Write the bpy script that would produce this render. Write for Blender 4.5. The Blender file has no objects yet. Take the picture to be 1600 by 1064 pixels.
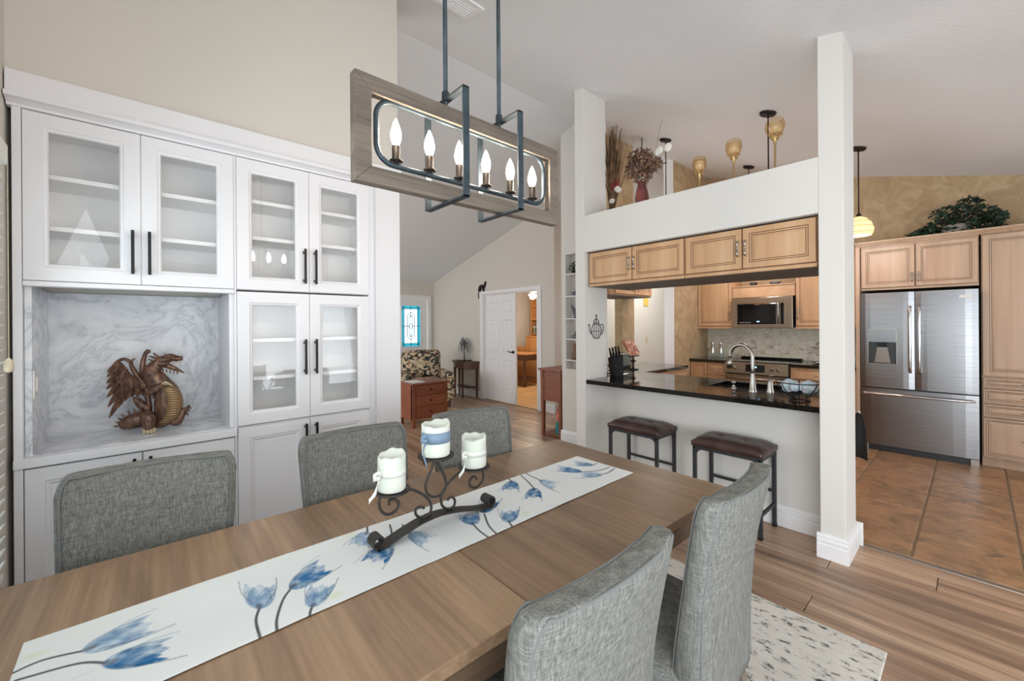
import bpy, math, random
import numpy as np
from mathutils import Vector, Matrix

# ------------------------------------------------------------------ camera, world, exposure
SC = bpy.context.scene
COL = SC.collection
rnd = random.Random(7)
PI = math.pi
YAW = math.atan2(725.0, 648.0)
CAM_H = 1.44
cam = bpy.data.cameras.new('camera')
cam.sensor_fit = 'HORIZONTAL'; cam.sensor_width = 36.0
cam.lens = 36.0 * 648.0 / 1600.0
cam.shift_y = -25.0 / 1600.0
cam.clip_start = 0.03
camo = bpy.data.objects.new('camera', cam); COL.objects.link(camo)
fw = Vector((math.cos(YAW), math.sin(YAW), 0)); rt = Vector((math.sin(YAW), -math.cos(YAW), 0)); up = Vector((0, 0, 1))
R = 0.0069                       # slight roll of the photograph
rt2 = (rt - up * R).normalized(); up2 = rt2.cross(fw).normalized()
m = Matrix(((rt2.x, up2.x, -fw.x, 0), (rt2.y, up2.y, -fw.y, 0), (rt2.z, up2.z, -fw.z, CAM_H), (0, 0, 0, 1)))
camo.matrix_world = m
SC.camera = camo
W = bpy.data.worlds.new('daylight'); SC.world = W; W.use_nodes = True
bg = W.node_tree.nodes['Background']; bg.inputs[0].default_value = (0.89, 0.95, 1.0, 1); bg.inputs[1].default_value = 1.8
SC.view_settings.view_transform = 'Standard'; SC.view_settings.look = 'None'
SC.view_settings.exposure = 0.54; SC.view_settings.gamma = 1.0; SC.view_settings.use_curve_mapping = False
SC.cycles.use_denoising = True
SC.cycles.max_bounces = 10; SC.cycles.diffuse_bounces = 6; SC.cycles.transparent_max_bounces = 12

def area_light(name, loc, direction, sx, sy, power, color=(1, 1, 1)):
    l = bpy.data.lights.new(name, 'AREA'); l.shape = 'RECTANGLE'; l.size = sx; l.size_y = sy; l.energy = power; l.color = color
    o = bpy.data.objects.new(name, l); COL.objects.link(o); o.location = loc
    o.rotation_euler = Vector(direction).to_track_quat('-Z', 'Y').to_euler(); return o
def point_light(name, loc, power, color=(1, .85, .65), r=.05):
    l = bpy.data.lights.new(name, 'POINT'); l.energy = power; l.color = color; l.shadow_soft_size = r
    o = bpy.data.objects.new(name, l); COL.objects.link(o); o.location = loc; return o
# daylight through the patio doors behind the camera and the dining window; fill lamps added for kitchen, hall and passage
area_light('patio_door_daylight', (1.65, -2.6, 1.15), (0.1, 1, 0.4), 2.6, 2.0, 17, (.92, .97, 1))
area_light('side_slider_daylight', (-.47, -1.25, 1.05), (1, 0.2, 0.6), 2.2, 2.0, 46, (.92, .97, 1))
area_light('dining_window_daylight', (-.365, 1.3, 1.55), (1, 0, -.35), 2.0, 1.0, 8.5, (.92, .97, 1))
area_light('kitchen_fill', (5.2, -2.6, 1.5), (-.05, 1, 0.3), 1.6, 1.0, 7, (.97, .99, 1))  # added fill to light the kitchen, from an assumed unseen window
area_light('hall_fill', (-.5, 6.2, 1.35), (1, 0.05, 0.3), 3.0, 1.5, 40, (1, .98, .95))  # added fill lighting the hall, set at an unseen made-up window
area_light('passage_fill', (7.2, 3.75, 2.95), (0, 0.1, -1), .6, .3, 26, (1, .96, .9))  # added overhead fill that brightens the dark passage, no fixture there

# ------------------------------------------------------------------ materials
def lin(c): return tuple(((v / 255 / 12.92) if v / 255 <= .04045 else ((v / 255 + .055) / 1.055) ** 2.4) for v in c)
MATS = {}
class N:
    def __init__(s, name):
        s.m = bpy.data.materials.new(name); s.m.use_nodes = True; s.t = s.m.node_tree; s.b = s.t.nodes['Principled BSDF']; MATS[name] = s.m
    def n(s, typ, **kw):
        x = s.t.nodes.new(typ)
        for k, v in kw.items():
            if k in x.inputs.keys() if hasattr(x.inputs, 'keys') else False: x.inputs[k].default_value = v
            else: setattr(x, k, v)
        return x
    def l(s, a, b): s.t.links.new(a, b)
    def coord(s, scale=(1, 1, 1), space='Object', rand=False):
        tc = s.n('ShaderNodeTexCoord'); mp = s.n('ShaderNodeMapping'); mp.inputs['Scale'].default_value = scale
        s.l(tc.outputs[space], mp.inputs['Vector'])
        if rand:
            oi = s.n('ShaderNodeObjectInfo'); mu = s.n('ShaderNodeVectorMath', operation='SCALE'); cb = s.n('ShaderNodeCombineXYZ')
            s.l(oi.outputs['Random'], cb.inputs[0]); s.l(oi.outputs['Random'], cb.inputs[1]); s.l(oi.outputs['Random'], cb.inputs[2])
            mu.inputs['Scale'].default_value = 43.0; s.l(cb.outputs[0], mu.inputs[0]); s.l(mu.outputs[0], mp.inputs['Location'])
        return mp.outputs[0]
    def noise(s, vec, scale=5, detail=3, rough=.5, dist=0):
        x = s.n('ShaderNodeTexNoise'); x.inputs['Scale'].default_value = scale; x.inputs['Detail'].default_value = detail
        x.inputs['Roughness'].default_value = rough; x.inputs['Distortion'].default_value = dist; s.l(vec, x.inputs['Vector']); return x.outputs['Fac']
    def ramp(s, fac, stops):
        x = s.n('ShaderNodeValToRGB'); e = x.color_ramp.elements
        while len(e) < len(stops): e.new(.5)
        for q, (p, c) in zip(e, stops): q.position = p; q.color = (*lin(c), 1)
        s.l(fac, x.inputs[0]); return x.outputs[0]
    def mix(s, fac, a, b, mode='MIX'):
        x = s.n('ShaderNodeMix', data_type='RGBA', blend_type=mode)
        if isinstance(fac, (int, float)): x.inputs[0].default_value = fac
        else: s.l(fac, x.inputs[0])
        for i, v in ((6, a), (7, b)):
            if isinstance(v, tuple): x.inputs[i].default_value = (*lin(v), 1)
            else: s.l(v, x.inputs[i])
        return x.outputs[2]
    def bump(s, h, strength=.2, dist=.01):
        x = s.n('ShaderNodeBump'); x.inputs['Strength'].default_value = strength; x.inputs['Distance'].default_value = dist
        s.l(h, x.inputs['Height']); s.l(x.outputs[0], s.b.inputs['Normal'])
    def set(s, color=None, rough=.5, metal=0, spec=.5):
        if color is not None:
            if isinstance(color, tuple): s.b.inputs['Base Color'].default_value = (*lin(color), 1)
            else: s.l(color, s.b.inputs['Base Color'])
        s.b.inputs['Roughness'].default_value = rough; s.b.inputs['Metallic'].default_value = metal
        s.b.inputs['Specular IOR Level'].default_value = spec; return s

def plain(name, c, rough=.5, metal=0, spec=.5, bump=None, var=None):
    k = N(name); col = c
    if var:
        f = k.noise(k.coord(), var[0], 4); col = k.ramp(f, [(.3, tuple(max(0, int(v * (1 - var[1]))) for v in c)), (.7, tuple(min(255, int(v * (1 + var[1]))) for v in c))])
    k.set(col, rough, metal, spec)
    if bump: k.bump(k.noise(k.coord(), bump[0], 4, .6), bump[1], bump[2])
    return k.m

plain('wall_paint', (219, 217, 213), .85, bump=(180, .12, .002))
plain('wall_beige', (214, 209, 201), .85, bump=(180, .12, .002))
plain('ceiling_paint', (226, 228, 231), .9, bump=(55, .5, .006))
plain('trim_white', (238, 238, 240), .4)
plain('cabinet_white', (232, 232, 236), .38)
plain('cabinet_inner', (244, 244, 244), .6)
k = N('wall_tan'); f = k.noise(k.coord((1, 1, 1)), 5.5, 6, .62, 1.2); k.set(k.ramp(f, [(.25, (160, 135, 104)), (.55, (184, 160, 126)), (.8, (202, 181, 150))]), .8)
plain('wall_taupe', (150, 138, 124), .8)
plain('black_metal', (34, 34, 36), .42, .6)
plain('iron', (70, 66, 63), .5, .55, bump=(60, .2, .002))
plain('slate_metal', (62, 74, 82), .45, .5, var=(20, .15))
plain('bronze_dark', (36, 30, 27), .45, .5)
plain('stool_frame', (58, 60, 63), .5, .4)
plain('rubber', (24, 24, 25), .7)
plain('black_cloth', (22, 22, 24), .85)
plain('leather', (66, 46, 42), .38, bump=(120, .25, .003), var=(8, .2))
plain('chrome', (210, 210, 212), .12, 1.0)
plain('nickel', (176, 172, 166), .28, 1.0)
plain('white_plastic', (232, 230, 224), .4)
plain('ivory_plastic', (214, 200, 172), .5)
plain('grout', (142, 126, 106), .9)
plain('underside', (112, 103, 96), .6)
plain('dark_void', (12, 12, 13), .6)
plain('black_gloss', (10, 10, 12), .08)
plain('screen_cyan', (140, 190, 220), .3)
plain('steel_dark', (70, 72, 75), .4, .8)
k = N('steel'); v = k.coord((2, 2, 260)); f = k.noise(v, 1.5, 3); k.set(k.ramp(f, [(.3, (132, 133, 136)), (.7, (160, 161, 164))]), .27, 1.0); k.bump(f, .04, .001)
k = N('steel_warm'); v = k.coord((2, 2, 200)); f = k.noise(v, 1.5, 3); k.set(k.ramp(f, [(.3, (158, 142, 124)), (.7, (190, 175, 156))]), .25, 1.0)

def wood(name, cols, axis, freq=14, stretch=18, rough=.45, rand=False, bump=.06, ring=.5, spec=.5):
    k = N(name); sc = [freq] * 3; sc[axis] = freq / stretch
    v = k.coord(tuple(sc), rand=rand)
    f1 = k.noise(v, 1.0, 5, .62, .7); sc2 = [freq * 7] * 3; sc2[axis] = freq * 7 / 40
    f2 = k.noise(k.coord(tuple(sc2), rand=rand), 1.0, 3, .6)
    c = k.ramp(f1, [(.25, cols[0]), (.5, cols[1]), (.75, cols[2])])
    c2 = k.mix(ring, c, k.ramp(f2, [(.3, (150, 150, 150)), (.65, (255, 255, 255))]), 'MULTIPLY')
    if rand:
        oi = k.n('ShaderNodeObjectInfo'); c2 = k.mix(.55, c2, k.ramp(oi.outputs['Random'], [(0, (180, 174, 168)), (.5, (222, 217, 212)), (1, (255, 251, 247))]), 'MULTIPLY')
    k.set(c2, rough, 0, spec); k.bump(f2, bump, .002); return k
wood('table_wood', [(130, 106, 84), (161, 133, 107), (183, 154, 124)], 1, 9, 10, .36, rand=True, ring=.4)
wood('table_edge', [(84, 66, 52), (108, 88, 70), (122, 100, 80)], 0, 9, 12, .45)
wood('chair_leg_wood', [(96, 84, 72), (122, 109, 94), (138, 124, 108)], 2, 20, 12, .5)
wood('chandelier_wood', [(98, 88, 78), (122, 111, 100), (142, 131, 118)], 0, 16, 16, .6)
wood('floor_wood', [(116, 88, 70), (196, 162, 134), (234, 204, 174)], 1, 9, 16, .34, rand=True, ring=.55)
wood('maple', [(190, 148, 110), (204, 164, 124), (214, 178, 140)], 2, 6, 14, .4, ring=.12, bump=.02)
wood('maple_pale', [(180, 150, 124), (194, 165, 139), (204, 178, 153)], 2, 6, 14, .42, ring=.14, bump=.02)
wood('maple_h', [(186, 145, 108), (200, 160, 121), (210, 174, 137)], 1, 6, 14, .4, ring=.12, bump=.02)
plain('glaze', (116, 80, 54), .5)
plain('glaze_pale', (118, 94, 76), .5)
wood('cherry', [(112, 62, 40), (138, 80, 53), (152, 92, 64)], 0, 10, 12, .4, ring=.25)
wood('walnut_dark', [(72, 45, 34), (92, 60, 46), (106, 72, 56)], 2, 12, 12, .42, ring=.25)
wood('oak_office', [(176, 118, 66), (196, 138, 82), (210, 156, 98)], 2, 8, 12, .45, ring=.2)
wood('oak_floor', [(196, 150, 100), (214, 170, 118), (224, 184, 134)], 0, 8, 12, .4, ring=.2)
plain('plank_gap', (74, 58, 46), .8)

k = N('tile_stone'); v = k.coord((1, 1, 1), rand=True); f = k.noise(v, 4.5, 8, .68, 1.4); g = k.noise(k.coord((9, 1.6, 1), rand=True), 2.5, 6, .7, .8)
c = k.ramp(f, [(.24, (84, 66, 50)), (.42, (150, 120, 92)), (.58, (182, 142, 106)), (.78, (142, 124, 104))])
c = k.mix(.45, c, k.ramp(g, [(.3, (120, 105, 92)), (.6, (255, 246, 232))]), 'MULTIPLY'); k.set(c, .34); k.bump(f, .25, .006)
k = N('granite'); v = k.coord(); f = k.noise(v, 220, 2); c = k.ramp(f, [(.0, (12, 12, 12)), (.62, (20, 20, 19)), (.72, (70, 66, 58)), (.85, (120, 112, 98))]); k.set(c, .06, 0, .6)
k = N('marble'); v = k.coord((1, 1, 1)); f = k.noise(v, 3.2, 9, .6, 1.5); g = k.noise(v, 8, 8, .6, 1.0)
mr = k.n('ShaderNodeMath', operation='ABSOLUTE'); sb = k.n('ShaderNodeMath', operation='SUBTRACT'); sb.inputs[1].default_value = .5; k.l(f, sb.inputs[0]); k.l(sb.outputs[0], mr.inputs[0])
c = k.ramp(mr.outputs[0], [(.0, (192, 195, 200)), (.022, (218, 220, 224)), (.10, (234, 235, 238))]); c = k.mix(.35, c, k.ramp(g, [(.35, (205, 208, 214)), (.65, (255, 255, 255))]), 'MULTIPLY'); k.set(c, .22)
k = N('linen'); a = k.noise(k.coord((420, 420, 26), 'Object'), 1, 2, .6); b = k.noise(k.coord((30, 30, 520), 'Object'), 1, 2, .6); cc = k.noise(k.coord((190, 190, 9)), 1, 3, .6)
mx = k.n('ShaderNodeMath', operation='ADD'); k.l(a, mx.inputs[0]); k.l(b, mx.inputs[1]); m2 = k.n('ShaderNodeMath', operation='ADD'); k.l(mx.outputs[0], m2.inputs[0]); k.l(cc, m2.inputs[1])
m3 = k.n('ShaderNodeMath', operation='MULTIPLY'); m3.inputs[1].default_value = .3333; k.l(m2.outputs[0], m3.inputs[0])
k.set(k.ramp(m3.outputs[0], [(.36, (84, 85, 83)), (.5, (118, 119, 115)), (.64, (150, 151, 147))]), .92, 0, .2); k.bump(mx.outputs[0], .12, .0015)
k = N('piping'); k.set((112, 115, 114), .9)
k = N('rug'); v = k.coord((1, 1, 1)); f = k.noise(k.coord((26, 11, 1)), 1.0, 8, .74, .4); g = k.noise(v, 2.5, 5, .6); h = k.noise(v, 300, 2)
c = k.ramp(f, [(.36, (70, 68, 66)), (.41, (140, 136, 130)), (.45, (218, 214, 206)), (.75, (232, 229, 222))]); c = k.mix(.3, c, k.ramp(g, [(.35, (206, 201, 194)), (.65, (255, 255, 255))]), 'MULTIPLY'); k.set(c, .95, 0, .1); k.bump(h, .5, .004)
k = N('runner_print'); at = k.n('ShaderNodeAttribute', attribute_name='print'); k.set(at.outputs['Color'], .8, 0, .2); k.bump(k.noise(k.coord(), 700, 1), .06, .001)
k = N('wax'); f = k.noise(k.coord(), 6, 2); k.set(k.ramp(f, [(.3, (220, 230, 218)), (.7, (236, 238, 230))]), .45); k.b.inputs['Subsurface Weight'].default_value = .25; k.b.inputs['Subsurface Radius'].default_value = (.02, .02, .015)
plain('ribbon_blue', (128, 152, 176), .5)
plain('ribbon_white', (236, 238, 232), .35)
k = N('dragon_wood'); f = k.noise(k.coord((60, 60, 18)), 1, 4, .6); k.set(k.ramp(f, [(.3, (58, 41, 35)), (.5, (104, 74, 60)), (.72, (150, 116, 92))]), .32, .3); k.bump(k.noise(k.coord(), 160, 3), .4, .004)
k = N('dragon_belly'); wv = k.n('ShaderNodeTexWave', wave_type='BANDS', bands_direction='Z'); wv.inputs['Scale'].default_value = 26; wv.inputs['Distortion'].default_value = 1.5; k.l(k.coord(), wv.inputs['Vector']); k.set(k.ramp(wv.outputs['Fac'], [(.2, (110, 84, 58)), (.6, (160, 130, 92))]), .32, .35); k.bump(wv.outputs['Fac'], .4, .004)
plain('claw_bone', (196, 180, 148), .5)
plain('backsplash_grout', (216, 212, 196), .8)
k = N('backsplash'); v = k.coord((9, 26, 26)); f = k.noise(k.coord((1, 1, 9), rand=True), 1.0, 6, .7, .6); g = k.noise(k.coord((3, 3, 3), rand=True), 1, 3)
c = k.ramp(f, [(.32, (140, 128, 116)), (.40, (200, 194, 178)), (.47, (224, 222, 206)), (.8, (230, 230, 214))]); c = k.mix(.3, c, k.ramp(g, [(.35, (214, 190, 170)), (.6, (255, 255, 255))]), 'MULTIPLY'); k.set(c, .55)
def glassy(name, tint, gloss=1.0, ior=1.45, rough=.02):
    k = N(name); t = k.t; t.nodes.remove(k.b); tr = k.n('ShaderNodeBsdfTransparent'); tr.inputs[0].default_value = (*lin(tint), 1)
    gl = k.n('ShaderNodeBsdfGlossy'); gl.inputs['Roughness'].default_value = rough; gl.inputs[0].default_value = (gloss, gloss, gloss, 1)
    lw_ = k.n('ShaderNodeLayerWeight'); lw_.inputs[0].default_value = .5; pw_ = k.n('ShaderNodeMath', operation='POWER'); pw_.inputs[1].default_value = 4.0; fr = k.n('ShaderNodeMath', operation='MULTIPLY_ADD'); fr.inputs[1].default_value = .7; fr.inputs[2].default_value = .04; k.l(lw_.outputs['Facing'], pw_.inputs[0]); k.l(pw_.outputs[0], fr.inputs[0]); mx = k.n('ShaderNodeMixShader')
    k.l(fr.outputs[0], mx.inputs[0]); k.l(tr.outputs[0], mx.inputs[1]); k.l(gl.outputs[0], mx.inputs[2]); k.l(mx.outputs[0], t.nodes['Material Output'].inputs[0]); return k.m
glassy('glass_clear', (254, 254, 254)); glassy('glass_amber', (244, 226, 196), .9, 1.45, .05); glassy('glass_teal', (110, 196, 206)); glassy('glass_clear_thin', (235, 244, 248))
def emit(name, c, s):
    k = N(name); k.set(c, .4); k.b.inputs['Emission Color'].default_value = (*lin(c), 1); k.b.inputs['Emission Strength'].default_value = s; return k.m
emit('bulb_glow', (255, 234, 210), 80); emit('shade_glow', (255, 240, 214), 5); emit('pendant_glow', (255, 204, 138), 1.0); emit('display_glow', (150, 200, 235), 1.2)
k = N('votive_wax'); k.set((240, 236, 226), .5); k.b.inputs['Subsurface Weight'].default_value = .2
plain('gold_metal', (190, 160, 112), .3, .8)
plain('vase_red', (120, 62, 58), .3, var=(7, .3))
plain('dried_flower', (112, 86, 70), .85, var=(30, .4)); plain('dried_stem', (118, 90, 66), .85, var=(14, .3)); plain('flower_red', (150, 44, 44), .7); plain('orchid_white', (232, 230, 224), .6)
plain('ivy_leaf', (34, 52, 38), .45, var=(14, .45)); plain('ivy_basket', (150, 144, 136), .7)
k = N('leaf_print'); vo = k.n('ShaderNodeTexVoronoi', feature='F1'); vo.inputs['Scale'].default_value = 1.0; nv_ = k.n('ShaderNodeTexNoise'); nv_.inputs['Scale'].default_value = 7; k.l(k.coord(), nv_.inputs['Vector']); mv_ = k.n('ShaderNodeVectorMath', operation='MULTIPLY_ADD'); mv_.inputs[1].default_value = (3.5, 3.5, 3.5); k.l(nv_.outputs['Color'], mv_.inputs[0]); k.l(k.coord((20, 20, 30)), mv_.inputs[2]); k.l(mv_.outputs[0], vo.inputs['Vector']); hs = k.n('ShaderNodeSeparateColor'); k.l(vo.outputs['Color'], hs.inputs[0])
k.set(k.ramp(hs.outputs[0], [(.0, (44, 42, 40)), (.26, (78, 84, 70)), (.38, (182, 162, 134)), (.60, (212, 198, 172)), (.74, (150, 112, 80)), (.84, (196, 178, 148)), (1, (92, 98, 84))]), .85)
for r in [x for x in k.t.nodes if x.type == 'VALTORGB']: r.color_ramp.interpolation = 'CONSTANT'
plain('pewter', (108, 112, 114), .4, .7); plain('paper_white', (230, 228, 222), .7)
k = N('book_photo'); f = k.noise(k.coord((20, 20, 20)), 1, 4, .6, .8); k.set(k.ramp(f, [(.3, (60, 28, 24)), (.48, (150, 74, 48)), (.6, (214, 176, 150)), (.75, (110, 52, 38))]), .4)
k = N('napkin_print'); f = k.noise(k.coord((34, 34, 34), rand=True), 1, 3, .6, 1.2); k.set(k.ramp(f, [(.3, (110, 122, 164)), (.42, (214, 220, 230)), (.52, (150, 186, 196)), (.6, (226, 224, 228)), (.75, (196, 156, 160))]), .8)
plain('toaster_green', (130, 138, 130), .3, .3)
plain('basket_multi', (170, 90, 80), .7, var=(9, .5)); plain('teal_cloth', (46, 120, 130), .7)
plain('book_dark', (52, 56, 64), .6); plain('book_tan', (186, 170, 140), .6); plain('book_green', (96, 124, 118), .6)
plain('plant_green', (50, 92, 56), .5); plain('figurine_grey', (96, 98, 112), .5); plain('basket_brown', (120, 96, 76), .8, var=(60, .4))
plain('blind_slat', (236, 236, 230), .5); plain('exterior_ground', (170, 170, 160), .9)
plain('yellow_paint', (222, 194, 96), .7)

# ------------------------------------------------------------------ geometry helpers
class MB:
    def __init__(s): s.v = []; s.f = []; s.sm = []; s.mi = []; s.cur = 0
    def add(s, vs, fs, smooth=False):
        o = len(s.v); s.v += [tuple(p) for p in vs]
        for f in fs: s.f.append(tuple(i + o for i in f)); s.sm.append(smooth); s.mi.append(s.cur)
        return s
    def box(s, x0, x1, y0, y1, z0, z1):
        if x0 > x1: x0, x1 = x1, x0
        if y0 > y1: y0, y1 = y1, y0
        if z0 > z1: z0, z1 = z1, z0
        return s.add([(x0, y0, z0), (x1, y0, z0), (x1, y1, z0), (x0, y1, z0), (x0, y0, z1), (x1, y0, z1), (x1, y1, z1), (x0, y1, z1)],
                     [(0, 3, 2, 1), (4, 5, 6, 7), (0, 1, 5, 4), (1, 2, 6, 5), (2, 3, 7, 6), (3, 0, 4, 7)])
    def hexa(s, b, t): # bottom 4, top 4 corner points (ccw seen from above)
        return s.add(list(b) + list(t), [(0, 3, 2, 1), (4, 5, 6, 7), (0, 1, 5, 4), (1, 2, 6, 5), (2, 3, 7, 6), (3, 0, 4, 7)])
    def prism(s, poly, a, b, axis=1, smooth=False):
        # poly: 2D points in the two other axes (cyclic order kept), extruded a..b along axis
        def P(p, t): return {0: (t, p[0], p[1]), 1: (p[0], t, p[1]), 2: (p[0], p[1], t)}[axis]
        n = len(poly); vs = [P(p, a) for p in poly] + [P(p, b) for p in poly]
        fs = [tuple(range(n)), tuple(range(2 * n - 1, n - 1, -1))]
        s.add(vs, fs); o = len(s.v) - 2 * n
        for i in range(n): s.f.append((o + i, o + n + i, o + n + (i + 1) % n, o + (i + 1) % n)); s.sm.append(smooth); s.mi.append(s.cur)
        return s
    def tube(s, pts, r, n=8, cap=True, smooth=True, flat=1.0):
        pts = [Vector(p) for p in pts]; m_ = len(pts); rs = r if isinstance(r, (list, tuple)) else [r] * m_
        t0 = (pts[1] - pts[0]).normalized(); ref = Vector((0, 0, 1)) if abs(t0.z) < .9 else Vector((1, 0, 0))
        nn = t0.cross(ref).normalized(); vs = []
        for i, p in enumerate(pts):
            t = (pts[min(i + 1, m_ - 1)] - pts[max(i - 1, 0)])
            t = t.normalized() if t.length > 1e-9 else t0
            nn = (nn - t * nn.dot(t)); nn = nn.normalized() if nn.length > 1e-6 else t.orthogonal().normalized(); bb = t.cross(nn)
            for j in range(n):
                a = 2 * PI * j / n; vs.append(p + nn * (math.cos(a) * rs[i]) + bb * (math.sin(a) * rs[i] * flat))
        fs = [(i * n + j, i * n + (j + 1) % n, (i + 1) * n + (j + 1) % n, (i + 1) * n + j) for i in range(m_ - 1) for j in range(n)]
        if cap: fs += [tuple(range(n - 1, -1, -1)), tuple((m_ - 1) * n + j for j in range(n))]
        return s.add(vs, fs, smooth)
    def lathe(s, prof, c=(0, 0, 0), n=20, smooth=True, capb=True, capt=True):
        vs = []
        for r, z in prof:
            for j in range(n): a = 2 * PI * j / n; vs.append((c[0] + r * math.cos(a), c[1] + r * math.sin(a), c[2] + z))
        q = len(prof); fs = [(i * n + j, i * n + (j + 1) % n, (i + 1) * n + (j + 1) % n, (i + 1) * n + j) for i in range(q - 1) for j in range(n)]
        s.add(vs, fs, smooth)
        if capb: s.add(vs[:n], [tuple(range(n - 1, -1, -1))])
        if capt: s.add(vs[-n:], [tuple(range(n))])
        return s
    def rings(s, rg, Wd, H, x0=0, z0=0, close=True, mats=None):
        # concentric rectangles (inset, y); builds a mitred frame or panel facing -y
        vs = []
        for ins, y in rg: vs += [(x0 + ins, y, z0 + ins), (x0 + Wd - ins, y, z0 + ins), (x0 + Wd - ins, y, z0 + H - ins), (x0 + ins, y, z0 + H - ins)]
        o = len(s.v); s.v += vs
        for i in range(len(rg) - 1):
            for j in range(4):
                s.f.append((o + 4 * i + j, o + 4 * i + (j + 1) % 4, o + 4 * i + 4 + (j + 1) % 4, o + 4 * i + 4 + j)); s.sm.append(False); s.mi.append(mats[i] if mats else s.cur)
        if close:
            q = o + 4 * (len(rg) - 1); s.f.append((q, q + 1, q + 2, q + 3)); s.sm.append(False); s.mi.append(s.cur)
            s.f.append((o + 3, o + 2, o + 1, o)); s.sm.append(False); s.mi.append(s.cur)
        return s
    def ell(s, c, r, nu=12, nv=8):
        vs = []; fs = []
        for i in range(nv + 1):
            t = PI * i / nv
            for j in range(nu): a = 2 * PI * j / nu; vs.append((c[0] + r[0] * math.sin(t) * math.cos(a), c[1] + r[1] * math.sin(t) * math.sin(a), c[2] - r[2] * math.cos(t)))
        for i in range(nv):
            for j in range(nu): fs.append((i * nu + j, i * nu + (j + 1) % nu, (i + 1) * nu + (j + 1) % nu, (i + 1) * nu + j))
        return s.add(vs, fs, True)
    def build(s, name, mat, parent=None, bevel=0, loc=None, rz=0, seg=2, subsurf=0, label=None, weld=False):
        me = bpy.data.meshes.new(name); me.from_pydata(s.v, [], s.f)
        for mm in (mat if isinstance(mat, (list, tuple)) else [mat]): me.materials.append(MATS[mm])
        me.polygons.foreach_set('use_smooth', s.sm); me.polygons.foreach_set('material_index', s.mi); me.validate(); me.update()
        o = bpy.data.objects.new(name, me); COL.objects.link(o)
        if parent: o.parent = parent
        if loc: o.location = loc
        if rz: o.rotation_euler = (0, 0, rz)
        if weld: md = o.modifiers.new('weld', 'WELD'); md.merge_threshold = 1e-5
        if bevel: md = o.modifiers.new('bevel', 'BEVEL'); md.width = bevel; md.segments = seg; md.limit_method = 'ANGLE'; md.angle_limit = .6
        if subsurf: md = o.modifiers.new('sub', 'SUBSURF'); md.levels = md.render_levels = subsurf
        if label: o['label'] = label
        return o
def tag(o, label, cat, group=None):
    o['label'] = label; o['category'] = cat
    if group: o['group'] = group
    return o
def thing(name, label, cat, loc=(0, 0, 0), rz=0, group=None):
    o = bpy.data.objects.new(name, None); COL.objects.link(o); o.location = loc; o.rotation_euler = (0, 0, rz); o.empty_display_size = .1
    return tag(o, label, cat, group)
def struct(o): o['kind'] = 'structure'; return o
def sroot(name, loc=(0, 0, 0), rz=0):
    o = bpy.data.objects.new(name, None); COL.objects.link(o); o.location = loc; o.rotation_euler = (0, 0, rz); o['kind'] = 'structure'; return o
def dup(o, parent=None, loc=None, rz=None, label=None):
    c = o.copy(); COL.objects.link(c); c.parent = parent
    if loc is not None: c.location = loc
    if rz is not None: c.rotation_euler = (0, 0, rz)
    if label: c['label'] = label
    for ch in [x for x in ALLCH.get(o.name, o.children)]: dup(ch, c)
    return c
ALLCH = {}
def cr(pts, k=6):
    # Catmull-Rom through points
    P = [Vector(p) for p in pts]; out = []
    for i in range(len(P) - 1):
        a, b, c, d = P[max(i - 1, 0)], P[i], P[i + 1], P[min(i + 2, len(P) - 1)]
        for j in range(k):
            t = j / k; out.append(.5 * ((2 * b) + (c - a) * t + (2 * a - 5 * b + 4 * c - d) * t * t + (3 * b - a - 3 * c + d) * t ** 3))
    out.append(P[-1]); return out
def lerp(a, b, t): return a + (b - a) * t
def ceil_z(y): return 3.033 + .255 * y if y <= 3.1 else 3.8235 - (y - 3.1) * (3.8235 - 2.39) / 5.1
# ------------------------------------------------------------------ the setting
XF, XB = 3.112, 3.42            # partition front and back faces
YC = 2.59                       # built-in cabinet front
# floors
fl = MB().box(-2.2, 8.2, -4.0, 8.3, -.12, -.012).build('floor', 'plank_gap'); struct(fl)
pm = MB().box(-.0875, .0875, 0, 1.218, -.012, 0); plank_mesh = None
random.seed(3)
PW = .178
for ci in range(-1, 23):
    xc = 1.03 + ci * PW + .09
    segs = []
    y0, y1 = -2.6, 8.18
    if xc > 3.45: y0 = 3.4
    if xc > 4.9: continue
    y = y0 - rnd.uniform(0, 1.1)
    if y0 > 3: y = y0
    while y < y1:
        ye = min(y + 1.22, y1)
        a = max(y, y0)
        vis = not (xc < 1.5 and 1.0 < ye and a < 2.6)
        if ye - a > .05 and vis:
            if plank_mesh is None:
                po = pm.build('plank', 'floor_wood', fl, bevel=.0025, seg=1); plank_mesh = po.data
            else:
                po = bpy.data.objects.new('plank', plank_mesh); COL.objects.link(po); po.parent = fl
                md = po.modifiers.new('bevel', 'BEVEL'); md.width = .0025; md.segments = 1
            po.location = (xc, a, 0); po.scale = (1, (ye - a - .003) / 1.218, 1)
        y = ye
# kitchen tiles
kf = MB().box(3.475, 6.8, -2.6, 2.87, -.011, -.004).build('floor_kitchen', 'grout'); struct(kf)
tm = MB().box(-.2205, .2205, -.2205, .2205, -.01, .004); tmesh = None
for i in range(7):
    for j in range(9):
        cx, cy = 3.725 + i * .452, -1.310 + j * .452 + (0 if i % 1 == 0 else .2)
        if cx - .2 > 6.5 or cy > 2.75 or (3.46 < cx < 4.05 and cy > .6): continue
        if tmesh is None:
            to = tm.build('tile', 'tile_stone', kf, bevel=.006); tmesh = to.data
        else:
            to = bpy.data.objects.new('tile', tmesh); COL.objects.link(to); to.parent = kf
            md = to.modifiers.new('bevel', 'BEVEL'); md.width = .006; md.segments = 2
        to.location = (cx, cy, 0)
struct(MB().box(3.452, 3.484, -2.6, .50, -.012, .003).build('trim_1', 'nickel', bevel=.002))   # strip between planks and tiles
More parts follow.
